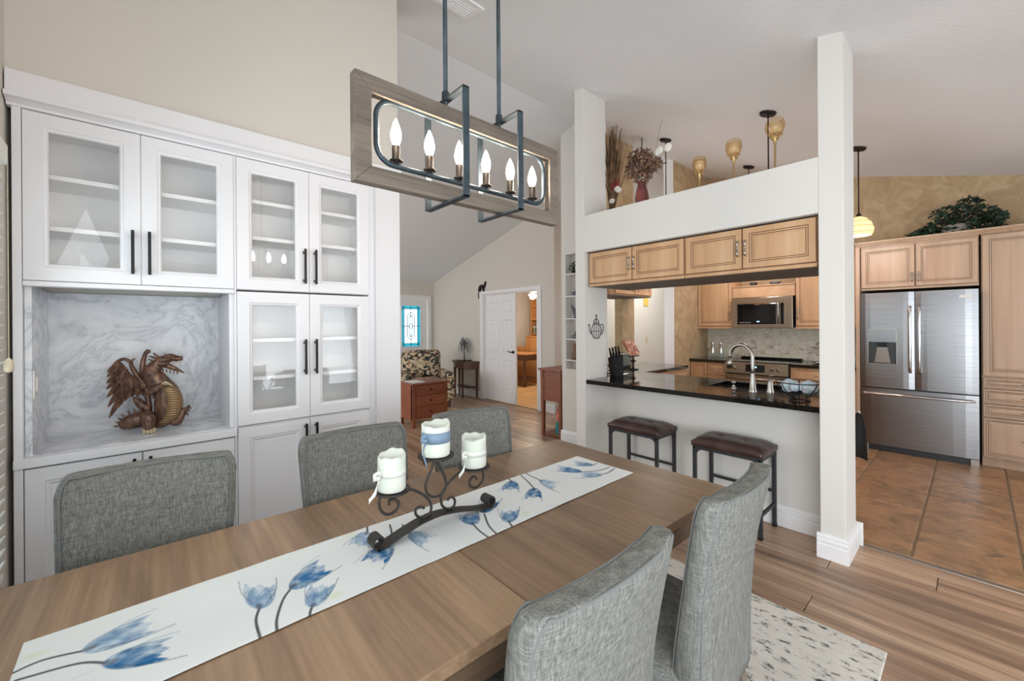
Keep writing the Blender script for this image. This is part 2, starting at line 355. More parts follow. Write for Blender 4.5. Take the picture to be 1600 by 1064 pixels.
struct(MB().box(5.0, 8.0, 4.6, 8.2, -.01, -.002).build('floor_office', 'oak_floor'))
struct(MB().box(3.9, 9.0, 2.88, 4.5, -.0115, -.003).build('floor_passage', 'grout'))

# ceiling slabs
c1 = MB(); za, zb = ceil_z(-2.6), ceil_z(3.1)
c1.prism([(-2.6, za), (3.1, zb), (3.1, zb + .12), (-2.6, za + .12)], -.6, 9.2, axis=0); struct(c1.build('ceiling', 'ceiling_paint'))
c2 = MB(); zc = ceil_z(8.2)
c2.prism([(3.1, zb), (8.35, zc - .04), (8.35, zc + .1), (3.1, zb + .12)], -.6, 9.2, axis=0); struct(c2.build('ceiling_hall', 'ceiling_paint'))

# wall with the built-in cabinets
wl = MB(); wl.box(-.405, 1.30, 2.60, 3.10, 2.47, 3.84).box(-.405, 1.30, 3.062, 3.10, 0, 2.47).box(1.292, 1.30, 2.60, 3.10, 0, 2.47)
struct(wl.build('wall_left', 'wall_beige'))
# window wall, left edge of the picture
ww = MB(); ww.box(-.55, -.405, 2.42, 3.1, 0, 3.84).box(-.55, -.405, -.1, .15, 0, 3.2).box(-.55, -.405, -2.6, -.1, 2.12, 3.1).box(-.55, -.405, .15, 2.42, 2.12, 3.7).box(-.55, -.405, .15, 2.42, 0, .5)
struct(ww.build('wall_window', 'wall_beige'))
w1 = sroot('window_1', (0, 0, 0))
fr = MB(); fr.box(-.53, -.49, .15, .19, .5, 2.12).box(-.53, -.49, 2.38, 2.42, .5, 2.12).box(-.53, -.49, .19, 2.38, .5, .54).box(-.53, -.49, .19, 2.38, 2.08, 2.12).box(-.525, -.495, 1.31, 1.35, .5, 2.12)
fr.build('window_frame', 'trim_white', w1)
MB().box(-.514, -.508, .19, 2.38, .54, 2.08).build('pane', 'glass_clear_thin', w1)
bl = thing('window_blind', 'white slatted window blind at the left edge beside built-in cabinets', 'blind', (0, 0, 0))
MB().box(-.415, -.37, .16, 2.42, 2.05, 2.125).build('valance', 'blind_slat', bl, bevel=.004)
MB().box(-.41, -.38, .18, 2.375, .52, .545).build('bottom_rail', 'blind_slat', bl, bevel=.004)
sm = MB(); sm.hexa([(-.022, 0, -.016), (-.020, 0, -.019), (-.020, 2.2, -.019), (-.022, 2.2, -.016)], [(.020, 0, .019), (.022, 0, .016), (.022, 2.2, .016), (.020, 2.2, .019)])
s0 = sm.build('slat', 'blind_slat', bl, loc=(-.397, .175, .57))
for i in range(1, 33):
    q = s0.copy(); COL.objects.link(q); q.parent = bl; q.location = (-.397, .175, .57 + i * .0455)
cd = MB().tube([(-.366, 2.385, 2.05), (-.366, 2.385, 1.32)], .0015, 5); cd.lathe([(.002, .0), (.011, -.012), (.014, -.035), (.012, -.05), (.004, -.055)], (-.366, 2.385, 1.33), 12)
cd.build('pull_cord', 'ivory_plastic', bl)

# partition: pilaster, ledge header, column, half wall (opening in between)
struct(MB().box(XF, 3.46, 2.455, 2.563, 0, ceil_z(2.5) + .05).build('wall_pilaster', 'wall_paint', bevel=.004))
struct(MB().box(XF, 3.83, .645, 2.455, 2.115, 2.46).box(3.465, 3.83, 2.4551, 2.58, 2.115, 2.46).build('wall_header', 'wall_paint', bevel=.003))
struct(MB().box(XF, XB, .52, .645, 0, ceil_z(.6) + .05).build('wall_column', 'wall_paint', bevel=.004))
struct(MB().box(3.38, 3.465, .645, 2.455, 0, .872).build('wall_half', 'wall_paint'))
# knick-knack wall beyond the pilaster, with a shelf recess
kw = MB(); XK = 3.84; zt = 3.83
kw.box(XK, XK + .12, 3.315, 3.38, 0, zt).box(XK, XK + .12, 2.80, 3.315, 0, .90).box(XK, XK + .12, 2.80, 3.315, 2.28, zt).box(XK + .11, XK + .12, 2.80, 3.315, .9, 2.28)
kw.hexa([(3.44, 2.53, 0), (3.47, 2.50, 0), (3.85, 2.83, 0), (3.84, 2.86, 0)], [(3.44, 2.53, 3.75), (3.47, 2.50, 3.75), (3.85, 2.83, 3.75), (3.84, 2.86, 3.75)])
kwo = struct(kw.build('wall_shelf_niche', 'wall_paint'))
for z in (1.012, 1.262, 1.51, 1.778, 2.045): MB().box(XK - .012, XK + .11, 2.80, 3.315, z - .012, z).build('shelf', 'trim_white', kwo, bevel=.002)
# kitchen side wall with pass-through to the passage
ks = MB(); ks.box(3.96, 4.93, 3.055, 3.17, 1.76, zt).box(3.96, 4.93, 3.055, 3.17, 0, .93).box(4.65, 4.93, 3.055, 3.17, .93, 1.76).box(3.96, 3.99, 3.055, 3.17, .93, 1.76)
ks.box(5.66, 6.8, 2.87, 3.0, 0, zt)
struct(ks.build('wall_kitchen_side', 'wall_tan'))
struct(MB().box(5.645, 5.66, 2.865, 3.005, 0, 3.8).build('trim_2', 'trim_white'))
kb = MB(); kb.box(6.8, 6.95, -2.6, 3.0, 0, 3.84); struct(kb.build('wall_kitchen_back', 'wall_tan'))
# passage and hall walls
pg = MB(); pg.box(5.10, 9.0, 4.51, 4.62, 0, 3.7).box(9.0, 9.1, 2.8, 4.62, 0, 3.9).box(6.95, 9.0, 2.87, 3.0, 0, 3.9); struct(pg.build('wall_passage', 'wall_paint'))
hw = MB(); hw.box(4.95, 5.10, 4.51, 4.90, 0, 3.6).box(4.95, 5.10, 6.36, 8.2, 0, 3.2).box(4.95, 5.10, 4.90, 6.36, 2.02, 3.55)
struct(hw.build('wall_hall', 'wall_beige'))
fw_ = MB(); fw_.box(-.6, 3.86, 8.2, 8.35, 0, 2.6).box(4.80, 8.0, 8.2, 8.35, 0, 2.6).box(3.86, 4.80, 8.2, 8.35, 2.03, 2.6); struct(fw_.build('wall_front', 'wall_beige'))
ow = MB(); ow.box(7.9, 8.0, 4.6, 8.2, 0, 2.44).box(5.1, 8.0, 4.62, 4.70, 0, 2.44).box(5.1, 8.0, 8.1, 8.2, 0, 2.44); struct(ow.build('wall_office', 'wall_beige'))
struct(MB().box(5.10, 8.0, 4.6, 8.2, 2.44, 2.5).build('ceiling_office', 'ceiling_paint'))

# unseen exterior walls with their openings: patio doors behind the camera, plus kitchen and living room windows added for light
bw = MB(); bw.box(-.55, .3, -2.75, -2.62, 0, 2.5).box(3.0, 4.4, -2.75, -2.62, 0, 2.5).box(6.0, 6.95, -2.75, -2.62, 0, 2.5).box(.3, 3.0, -2.75, -2.62, 2.15, 2.5).box(4.4, 6.0, -2.75, -2.62, 0, 1.0).box(4.4, 6.0, -2.75, -2.62, 2.0, 2.5)
struct(bw.build('wall_back', 'wall_beige'))
lw = MB(); lw.box(-.72, -.6, 3.0, 4.7, 0, 3.9).box(-.72, -.6, 7.7, 8.35, 0, 3.0).box(-.72, -.6, 4.7, 7.7, 0, .6).box(-.72, -.6, 4.7, 7.7, 2.1, 3.6); struct(lw.build('wall_living', 'wall_beige'))
# baseboards (stepped profile)
def bb_profile(t=.016, h=.148): return [(0, 0), (t, 0), (t, .085), (t * .72, .09), (t * .72, .096), (t, .10), (t, .112), (t * .6, .118), (t * .6, .126), (t * .85, .13), (t * .5, h), (0, h)]
def baseboard(name, p, q, nx, ny):
    # runs from p to q on the floor, growing along the normal (nx, ny)
    g = MB(); P = bb_profile(); vs = []
    for (a, b) in (p, q):
        for d, z in P: vs.append((a + nx * d, b + ny * d, z))
    n = len(P); fs = [(i, (i + 1) % n, n + (i + 1) % n, n + i) for i in range(n)] + [tuple(range(n)), tuple(range(2 * n - 1, n - 1, -1))]
    g.add(vs, fs); return struct(g.build(name, 'trim_white'))
baseboard('baseboard_halfwall', (3.38, .645), (3.38, 2.455), -1, 0)
baseboard('baseboard_column_front', (XF, .504), (XF, .661), -1, 0)
baseboard('baseboard_column_side', (XF, .52), (XB, .52), 0, -1)
baseboard('baseboard_column_inner', (XF, .645), (3.38, .645), 0, 1)
baseboard('baseboard_column_back', (XB + .03, .49), (XB + .03, .645), 1, 0)
baseboard('baseboard_pilaster', (XF, 2.44), (XF, 2.58), -1, 0)
baseboard('baseboard_niche', (XK, 2.57), (XK, 3.396), -1, 0)
baseboard('baseboard_hall_near', (4.95, 4.51), (4.95, 4.79), -1, 0)
baseboard('baseboard_hall_far', (4.95, 6.455), (4.95, 8.2), -1, 0)
baseboard('baseboard_passage', (5.1, 4.51), (9.0, 4.51), 0, -1)

# office door casing and leaf
cs = MB()
for y0, y1, z0, z1 in ((4.795, 4.90, 0, 2.02), (6.36, 6.455, 0, 2.02), (4.795, 6.455, 2.02, 2.085)): cs.box(4.928, 4.952, y0, y1, z0, z1)
cs.box(4.953, 5.10, 6.335, 6.359, 0, 2.018).box(4.953, 5.10, 4.898, 4.92, 0, 2.0).box(4.953, 5.1, 4.9, 6.33, 2.0, 2.018)
struct(cs.build('trim_3', 'trim_white', bevel=.004))
def six_panel(name, mat, Wd, H, loc, rz, T=.035, handle_x=None):
    # leaf facing local -y, x 0..W
    d = sroot(name, loc, rz)
    g = MB(); g.box(0, Wd, 0, T, 0, H); g.build('leaf', mat, d)
    st, mid = .105, .10; pwid = (Wd - 2 * st - mid) / 2
    for x0 in (st, st + pwid + mid):
        for z0, z1 in ((.20, .78), (.93, 1.52), (1.65, H - .12)):
            h = z1 - z0
            MB().rings([(0, 0), (.006, -.009), (.018, -.001), (.028, -.001), (.05, -.008)], pwid, h, x0, z0).build('panel', mat, d)
    return d
d1 = six_panel('door_1', 'trim_white', .862, 1.985, (4.975, 6.332, .012), -PI / 2)
hd = MB(); hd.lathe([(.028, 0), (.028, .008), (.012, .012), (.012, .05)], (0, 0, 0), 14)
hb = hd.build('handle_rose', 'black_metal', d1, loc=(.80, -.002, .93)); hb.rotation_euler = (PI / 2, 0, 0)
MB().tube(cr([(.80, -.05, .93), (.77, -.055, .932), (.70, -.05, .94)]), [.009] * 12 + [.006], 8).build('handle', 'black_metal', d1)
# front door with leaded glass
d2 = sroot('door_2', (3.88, 8.205, .01))
g = MB(); g.box(0, .90, 0, .04, 0, .94).box(0, .90, 0, .04, 1.88, 2.01).box(0, .25, 0, .04, .94, 1.88).box(.76, .90, 0, .04, .94, 1.88); g.build('leaf', 'trim_white', d2)
MB().rings([(0, 0), (.03, -.012), (.03, .02)], .51, .94, .25, .94, close=False).build('glass_molding', 'trim_white', d2)
MB().rings([(0, 0), (.006, -.009), (.018, -.001), (.028, -.001), (.05, -.008)], .60, .6, .15, .2).build('panel', 'trim_white', d2)
gx0, gx1, gz0, gz1 = .275, .735, .965, 1.855
MB().box(gx0 + .07, gx1 - .07, .015, .02, gz0 + .07, gz1 - .07).build('pane', 'glass_clear_thin', d2)
for a in ((gx0, gx0 + .07, gz0, gz1), (gx1 - .07, gx1, gz0, gz1), (gx0 + .07, gx1 - .07, gz0, gz0 + .07), (gx0 + .07, gx1 - .07, gz1 - .07, gz1)):
    MB().box(a[0], a[1], .015, .02, a[2], a[3]).build('pane', 'glass_teal', d2)
ld = MB(); cxg, czg = (gx0 + gx1) / 2, (gz0 + gz1) / 2
def lead(a, b): ld.tube([(a[0], .012, a[1]), (b[0], .012, b[1])], .007, 5)
for i in (.035, .07):
    for a, b in (((gx0 + i, gz0), (gx0 + i, gz1)), ((gx1 - i, gz0), (gx1 - i, gz1)), ((gx0, gz0 + i), (gx1, gz0 + i)), ((gx0, gz1 - i), (gx1, gz1 - i))): lead(a, b)
lead((cxg, gz0), (cxg, czg - .05)); lead((cxg, gz1), (cxg, czg + .05)); lead((gx0, czg), (cxg - .04, czg)); lead((gx1, czg), (cxg + .04, czg))
for w_, h_ in ((.085, .30), (.045, .24)):
    hx = [(cxg, czg + h_), (cxg + w_, czg + h_ - .07), (cxg + w_, czg - h_ + .07), (cxg, czg - h_), (cxg - w_, czg - h_ + .07), (cxg - w_, czg + h_ - .07)]
    for i in range(6): lead(hx[i], hx[(i + 1) % 6])
dm = [(cxg, czg + .06), (cxg + .05, czg), (cxg, czg - .06), (cxg - .05, czg)]
for i in range(4): lead(dm[i], dm[(i + 1) % 4])
ld.build('leading', 'steel_dark', d2)
fc = MB(); fc.box(3.80, 3.875, 8.175, 8.2, 0, 2.02).box(4.785, 4.87, 8.175, 8.2, 0, 2.02).box(3.80, 4.87, 8.175, 8.2, 2.02, 2.10); struct(fc.build('trim_4', 'trim_white', bevel=.005))

# ceiling vent
cv = thing('ceiling_vent', 'slatted white air vent on the ceiling above the chandelier rods', 'vent', (1.55, 2.335, ceil_z(2.335)))
cv.rotation_euler = (math.atan(.255), 0, 0)
MB().rings([(0, -.0), (.0, -.012), (.03, -.008), (.03, .0)], .42, .22, 0, 0, close=False).build('frame', 'trim_white', cv).rotation_euler = (PI / 2, 0, 0)
bpy.data.objects[cv.children[0].name].location = (-.21, .11, 0)
MB().box(-.18, .18, -.08, .08, .012, .014).build('duct_backing', 'dark_void', cv)
for i in range(5):
    yy = -.066 + i * .03
    MB().hexa([(-.18, yy, -.008), (.18, yy, -.008), (.18, yy + .003, -.008), (-.18, yy + .003, -.008)], [(-.18, yy - .006, .01), (.18, yy - .006, .01), (.18, yy - .003, .01), (-.18, yy - .003, .01)]).build('louver', 'trim_white', cv)
# ------------------------------------------------------------------ built-in white cabinets
def bar_handle(parent, x, z, L, mat='black_metal', out=.03):
    h = MB(); h.box(x - .006, x + .006, -out - .008, -out + .004, z, z + L).box(x - .006, x + .006, -out, 0, z + .012, z + .026).box(x - .006, x + .006, -out, 0, z + L - .026, z + L - .012)
    return h.build('handle', mat, parent, bevel=.0015)
def white_door(parent, x, z, Wd, H, glass, hx=None, hz=None, hl=.2):
    d = bpy.data.objects.new('door', None)
    st = .072
    g = MB()
    if glass:
        g.rings([(0, .022), (0, .002), (.002, 0), (st - .016, 0), (st - .012, .004), (st - .004, .006), (st, .012), (st, .022), (0, .022)], Wd, H, 0, 0, close=False)
    else:
        g.rings([(0, .022), (0, .002), (.002, 0), (st - .016, 0), (st - .012, .005), (st - .004, .005), (st + .004, .010)], Wd, H, 0, 0)
    d = g.build('door', 'cabinet_white', parent, loc=(x, 0, z))
    if glass: MB().box(st - .004, Wd - st + .004, .013, .016, st - .004, H - st + .004).build('glass_pane', 'glass_clear', d)
    if hx is not None: bar_handle(d, hx, hz, hl)
    return d
def cabinet_shell(parent, Wd, H, D, shelves, t=.018):
    g = MB(); g.box(0, t, .022, D, 0, H).box(Wd - t, Wd, .022, D, 0, H).box(t, Wd - t, .022, D, 0, t).box(t, Wd - t, .022, D, H - t, H).box(t, Wd - t, D - .008, D, t, H - t)
    g.build('carcass', 'cabinet_inner', parent)
    for z in shelves: MB().box(t, Wd - t, .05, D - .01, z - .02, z).build('shelf', 'cabinet_inner', parent, bevel=.001)
DP = .45
DG_ = .30
def glass_cab(label, x, z, Wd, H, shelves, hz, hl):
    c = thing('glass_cabinet', label, 'cabinet', (x, YC, z))
    cabinet_shell(c, Wd, H, DG_, shelves)
    hw_ = Wd / 2
    white_door(c, .001, .001, hw_ - .002, H - .002, True, hw_ - .03, hz, hl); white_door(c, hw_ + .001, .001, hw_ - .002, H - .002, True, .028, hz, hl)
    return c
glass_cab('white glass-fronted upper cabinet above the marble niche', -.361, 1.636, .725, .70, (.24, .46), .045, .20)
glass_cab('white glass-fronted upper cabinet nearest the chandelier', .375, 1.636, .715, .70, (.30, .50), .045, .20)
glass_cab('white glass-fronted middle cabinet right of the marble niche', .375, .912, .715, .714, (.25, .46), .25, .20)
def base_cab(label, x, Wd):
    c = thing('base_cabinet', label, 'cabinet', (x, YC, 0)); g = MB()
    g.box(0, Wd, .022, DP, .09, .862).box(0, Wd, .07, DP, 0, .09); g.build('carcass', 'cabinet_white', c)
    hw_ = Wd / 2
    white_door(c, .002, .10, hw_ - .004, .758, False, hw_ - .03, .58, .16); white_door(c, hw_ + .002, .10, hw_ - .004, .758, False, .026, .58, .16)
base_cab('white base cabinet under the marble niche, behind the leftmost chair', -.361, .725)
c = thing('base_cabinet', 'white base cabinet under the middle glass cabinet, behind the second chair', 'cabinet', (.375, YC, 0))
g = MB(); g.box(0, .715, .022, DP, .09, .906).box(0, .715, .07, DP, 0, .09); g.build('carcass', 'cabinet_white', c)
white_door(c, .002, .10, .3535, .80, False, .3275, .62, .16); white_door(c, .3595, .10, .3535, .80, False, .026, .62, .16)
# niche: slab, marble lining, light rail
tag(MB().box(-.388, .372, YC - .012, 3.05, .866, .904).build('niche_countertop', 'cabinet_white', bevel=.003), 'white countertop slab carrying the dragon statue in the niche', 'countertop')
n_ = sroot('wall_niche'); MB().box(-.361, .364, 3.035, 3.058, .904, 1.612).build('marble_panel', 'marble', n_)
MB().box(-.361, .364, YC + .03, 3.035, .9045, .908).build('marble_shelf', 'marble', n_)
MB().box(-.3605, -.340, YC + .03, 3.035, .908, 1.612).build('side_panel', 'marble', n_); MB().box(.345, .3645, YC + .03, 3.035, .908, 1.612).build('side_panel', 'cabinet_white', n_)
struct(MB().box(-.361, .366, YC - .006, YC + .06, 1.612, 1.634).build('trim_5', 'cabinet_white', bevel=.004))
struct(MB().box(-.388, -.362, YC + .0, 3.05, 0, 2.34).build('trim_6', 'cabinet_white', bevel=.002))
struct(MB().box(.3645, .3745, YC + .008, 3.05, 0, 2.34).build('trim_7', 'cabinet_white'))
struct(MB().box(1.092, 1.132, YC + .02, 3.05, 0, 2.34).build('trim_8', 'cabinet_white'))
struct(MB().box(1.130, 1.302, YC - .005, 2.612, 0, 2.345).box(1.130, 1.142, YC - .012, YC, 0, 2.345).build('trim_9', 'cabinet_white', bevel=.002))
cr_ = MB(); prof = [(YC + .03, 2.338), (YC - .008, 2.338), (YC - .010, 2.348), (YC - .030, 2.358), (YC - .054, 2.361), (YC - .056, 2.366), (YC - .056, 2.378), (YC - .046, 2.382), (YC - .030, 2.384), (YC - .030, 2.475), (YC + .03, 2.475)]
cr_.prism(prof, -.40, 1.303, axis=0); struct(cr_.build('trim_10', 'cabinet_white'))
ls = thing('light_switch', 'white rocker switch plate on the left side of the marble niche', 'switch', (-.340, 2.665, 1.14))
MB().box(0, .006, -.04, .04, 0, .12).build('plate', 'white_plastic', ls, bevel=.002); MB().box(.006, .011, -.016, .016, .03, .09).build('rocker', 'white_plastic', ls, bevel=.002)

# ------------------------------------------------------------------ dragon statue
DG = thing('dragon_statue', 'carved dark wooden dragon statue with spread wing in the marble niche', 'statue', (.03, 2.83, .9085), -.12)
KX, KZ = .000425, .00056
def dq(cx, cy, y=0): return ((cx - 560) * KX, y, (922 - cy) * KZ)
def dtube(pts, name=None, mat='dragon_wood', n=12, flat=1.0, mb=None):
    P = cr([dq(p[0], p[1], p[3] if len(p) > 3 else 0) for p in pts], 5); rs = [p[2] * .00048 for p in pts]
    rr = []
    for i in range(len(pts) - 1):
        for j in range(5): rr.append(lerp(rs[i], rs[i + 1], j / 5))
    rr.append(rs[-1]); mb = mb or MB(); mb.tube(P, rr, n, flat=flat)
    return mb.build(name, mat, DG) if name else mb
b = MB(); dtube([(600, 850, 40), (650, 850, 75), (710, 790, 108), (735, 690, 122), (722, 590, 112), (665, 510, 98), (605, 440, 96), (585, 385, 82), (615, 340, 66), (660, 305, 54), (720, 285, 46)], mb=b, n=16); 
dtube([(285, 850, 20), (310, 845, 52), (370, 830, 76), (450, 815, 82), (540, 815, 84), (610, 830, 70)], mb=b, n=14); b.build('body', 'dragon_wood', DG)
dtube([(660, 860, 30, -.022), (765, 790, 74, -.03), (795, 690, 80, -.03), (780, 600, 74, -.03), (725, 530, 50, -.03)], 'belly', 'dragon_belly', n=14)
h = MB(); dtube([(640, 290, 44), (700, 280, 52), (760, 262, 46), (810, 272, 32), (850, 275, 26), (872, 290, 10)], mb=h); dtube([(690, 320, 36), (750, 345, 28), (810, 372, 22), (860, 395, 12), (893, 415, 3)], mb=h)
h.build('head', 'dragon_wood', DG)
h = MB(); dtube([(690, 250, 14, -.02), (735, 246, 20, -.022), (775, 258, 10, -.018)], mb=h, n=8); dtube([(840, 262, 16, -.008), (862, 258, 14, -.008), (872, 270, 8, -.006)], mb=h, n=8); dtube([(650, 310, 40, -.012), (700, 315, 34, -.016), (745, 318, 18, -.014)], mb=h, n=10); h.build('brow', 'dragon_wood', DG)
for a in ([(660, 265, 16), (610, 225, 10), (595, 208, 2)], [(640, 275, 16), (590, 250, 11), (548, 238, 2)], [(635, 300, 15), (590, 285, 10), (545, 262, 2)], [(625, 320, 14), (580, 322, 10), (538, 320, 2)], [(640, 350, 14), (600, 360, 9), (570, 372, 2)],
          [(705, 255, 13), (708, 215, 2)], [(740, 255, 12), (775, 238, 2)], [(600, 400, 14, .03), (560, 395, 9, .03), (530, 372, 2, .03)]): dtube(a, 'horn', n=6)
for i in range(6): dtube([(650 + i * 34, 352 + i * 9, 9), (655 + i * 34, 392 + i * 7, 1.5)], 'beard_spike', n=5)
for x0, y0, x1, y1 in ((815, 300, 810, 335), (838, 300, 838, 340), (858, 298, 860, 330), (790, 305, 786, 330), (800, 362, 800, 335), (825, 375, 828, 350)): dtube([(x0, y0, 7), (x1, y1, 1)], 'tooth', 'claw_bone', n=5)
dtube([(780, 260, 6, -.012), (800, 245, 5, -.02), (840, 248, 5, -.02), (870, 275, 5, -.015)], 'whisker', n=6)
# near wing: a curved arm with layered feathers
wg = MB(); dtube([(545, 560, 44, .02), (500, 480, 46, .02), (450, 420, 40, .02), (400, 340, 34, .02), (390, 285, 26, .02), (425, 258, 8, .02)], mb=wg, flat=.6); dtube([(395, 300, 36, .02), (340, 262, 34, .02), (280, 272, 28, .02), (225, 318, 16, .02)], mb=wg, flat=.5)
wg.build('wing_arm', 'dragon_wood', DG)
def feather(x0, y0, x1, y1, w, y=0, th=.0035):
    a = Vector(dq(x0, y0, y)); bq = Vector(dq(x1, y1, y)); d = (bq - a); L = d.length; d.normalize(); nz = Vector((-d.z, 0, d.x)); w *= .0005
    pr = [(0, .5), (.25, .95), (.55, 1.0), (.8, .7), (.93, .35), (1.0, .02)]
    top = [a + d * L * t + nz * w * q for t, q in pr]; bot = [a + d * L * t - nz * w * q for t, q in pr]; mid = [a + d * L * t + Vector((0, -th * 1.6, 0)) for t, q in pr]; mb_ = [a + d * L * t + Vector((0, th, 0)) for t, q in pr]
    n = len(pr); f = MB(); vs = top + mid + bot + mb_; fs = []
    for i in range(n - 1):
        for r_ in range(4): fs.append((r_ * n + i, r_ * n + i + 1, ((r_ + 1) % 4) * n + i + 1, ((r_ + 1) % 4) * n + i))
    fs.append((0, n, 2 * n, 3 * n)); f.add(vs, fs); return f
tips = [(180, 372), (174, 412), (170, 470), (168, 526), (174, 600), (180, 686), (190, 786), (262, 705), (330, 640), (388, 612), (440, 612), (492, 606), (535, 590)]
roots = [(290, 300), (310, 320), (330, 345), (345, 365), (360, 390), (375, 410), (395, 425), (405, 440), (420, 450), (440, 465), (465, 480), (490, 495), (515, 510)]
for i, (t_, r_) in enumerate(zip(tips, roots)): feather(*r_, *t_, 27, .022 + (i % 2) * .004).build('feather', 'dragon_wood', DG)
for lay, (sc_, w, yy) in enumerate(((.66, 26, .012), (.42, 24, .003))):
    for t_, r_ in zip(tips, roots):
        feather(r_[0] + 15, r_[1] - 15, lerp(r_[0], t_[0], sc_), lerp(r_[1], t_[1], sc_), w, yy).build('feather', 'dragon_wood', DG)
dtube([(548, 760, 30, .03), (540, 650, 26, .03), (520, 560, 30, .03), (495, 440, 32, .03), (490, 330, 26, .03), (510, 235, 20, .03), (540, 195, 22, .03), (548, 215, 12, .03)], 'far_wing', n=10)
dtube([(405, 610, 8, .03), (440, 645, 36, .03), (480, 690, 44, .03), (545, 740, 50, .03)], 'wing_root', n=10)
lg = MB(); dtube([(520, 760, 48, -.03), (560, 800, 70, -.05), (565, 860, 50, -.055), (560, 905, 34, -.06)], mb=lg); lg.build('hind_leg', 'dragon_wood', DG)
lg = MB(); dtube([(770, 850, 40, -.02), (825, 860, 44, -.03), (862, 800, 38, -.03), (885, 760, 30, -.03), (915, 745, 20, -.03)], mb=lg); lg.build('hind_leg', 'dragon_wood', DG)
lg = MB(); dtube([(560, 560, 50, -.03), (640, 530, 40, -.05), (690, 500, 30, -.055)], mb=lg); lg.build('front_leg', 'dragon_wood', DG)
for i in range(4): dtube([(525 + i * 30, 893, 18, -.062), (530 + i * 30, 908, 15, -.082), (532 + i * 30, 914, 6, -.094)], 'claw', 'claw_bone', n=7)
for i in range(4): dtube([(700, 492, 16, -.055), (725 + i * 10, 478 + i * 8, 13, -.07 + i * .008), (755 + i * 9, 500 + i * 6, 4, -.072 + i * .008)], 'claw', 'claw_bone', n=7)
for x1, y1 in ((962, 742), (955, 728), (925, 800), (945, 765)): dtube([(910, 750, 16, -.03), (lerp(910, x1, .6), y1 - 8, 12, -.034), (x1, y1 + 10, 3, -.036)], 'claw', n=7)
for i, (x, y, dx, dy) in enumerate([(275, 850, -40, 0), (285, 820, -35, -10), (310, 795, -38, -18), (340, 775, -36, -30), (385, 755, -28, -40), (430, 745, -12, -42), (470, 740, 0, -40), (605, 610, -28, 20), (625, 655, -20, 24), (640, 700, -20, 20), (615, 730, -16, -24)]):
    dtube([(x, y, 17), (x + dx, y + dy, 1.5)], 'spine', n=6)

# ------------------------------------------------------------------ rug, table
rg = MB().box(-.36, 2.40, .262, 2.28, 0.0005, .011).build('area_rug', 'rug', bevel=.004); tag(rg, 'cream area rug with dark flecks under the dining table', 'rug')
TA = -.022
tb = thing('dining_table', 'long brown wooden dining table in the foreground', 'table', (1.822, 1.168, 0), TA)
TL, TW = 2.178, .972
for x0, x1 in ((-TL, -1.109), (-1.107, 0)):
    MB().box(x0, x1, -TW / 2, TW / 2, .728, .76).build('tabletop', 'table_wood', tb, bevel=.003)
ap = MB(); ap.box(-TL + .06, -.05, -TW / 2 + .03, -TW / 2 + .055, .64, .728).box(-TL + .06, -.05, TW / 2 - .055, TW / 2 - .03, .64, .728); ap.build('long_apron', 'table_edge', tb)
ap = MB(); ap.box(-.055, -.03, -TW / 2 + .03, TW / 2 - .03, .64, .728).box(-TL + .03, -TL + .055, -TW / 2 + .03, TW / 2 - .03, .64, .728); ap.build('end_apron', 'table_edge', tb)
for x in (-.075, -TL + .075):
    for y in (-TW / 2 + .075, TW / 2 - .075):
        s_ = .038; q = .026; MB().hexa([(x - q, y - q, .012), (x + q, y - q, .012), (x + q, y + q, .012), (x - q, y + q, .012)], [(x - s_, y - s_, .728), (x + s_, y - s_, .728), (x + s_, y + s_, .728), (x - s_, y + s_, .728)]).build('leg', 'table_edge', tb, bevel=.003)

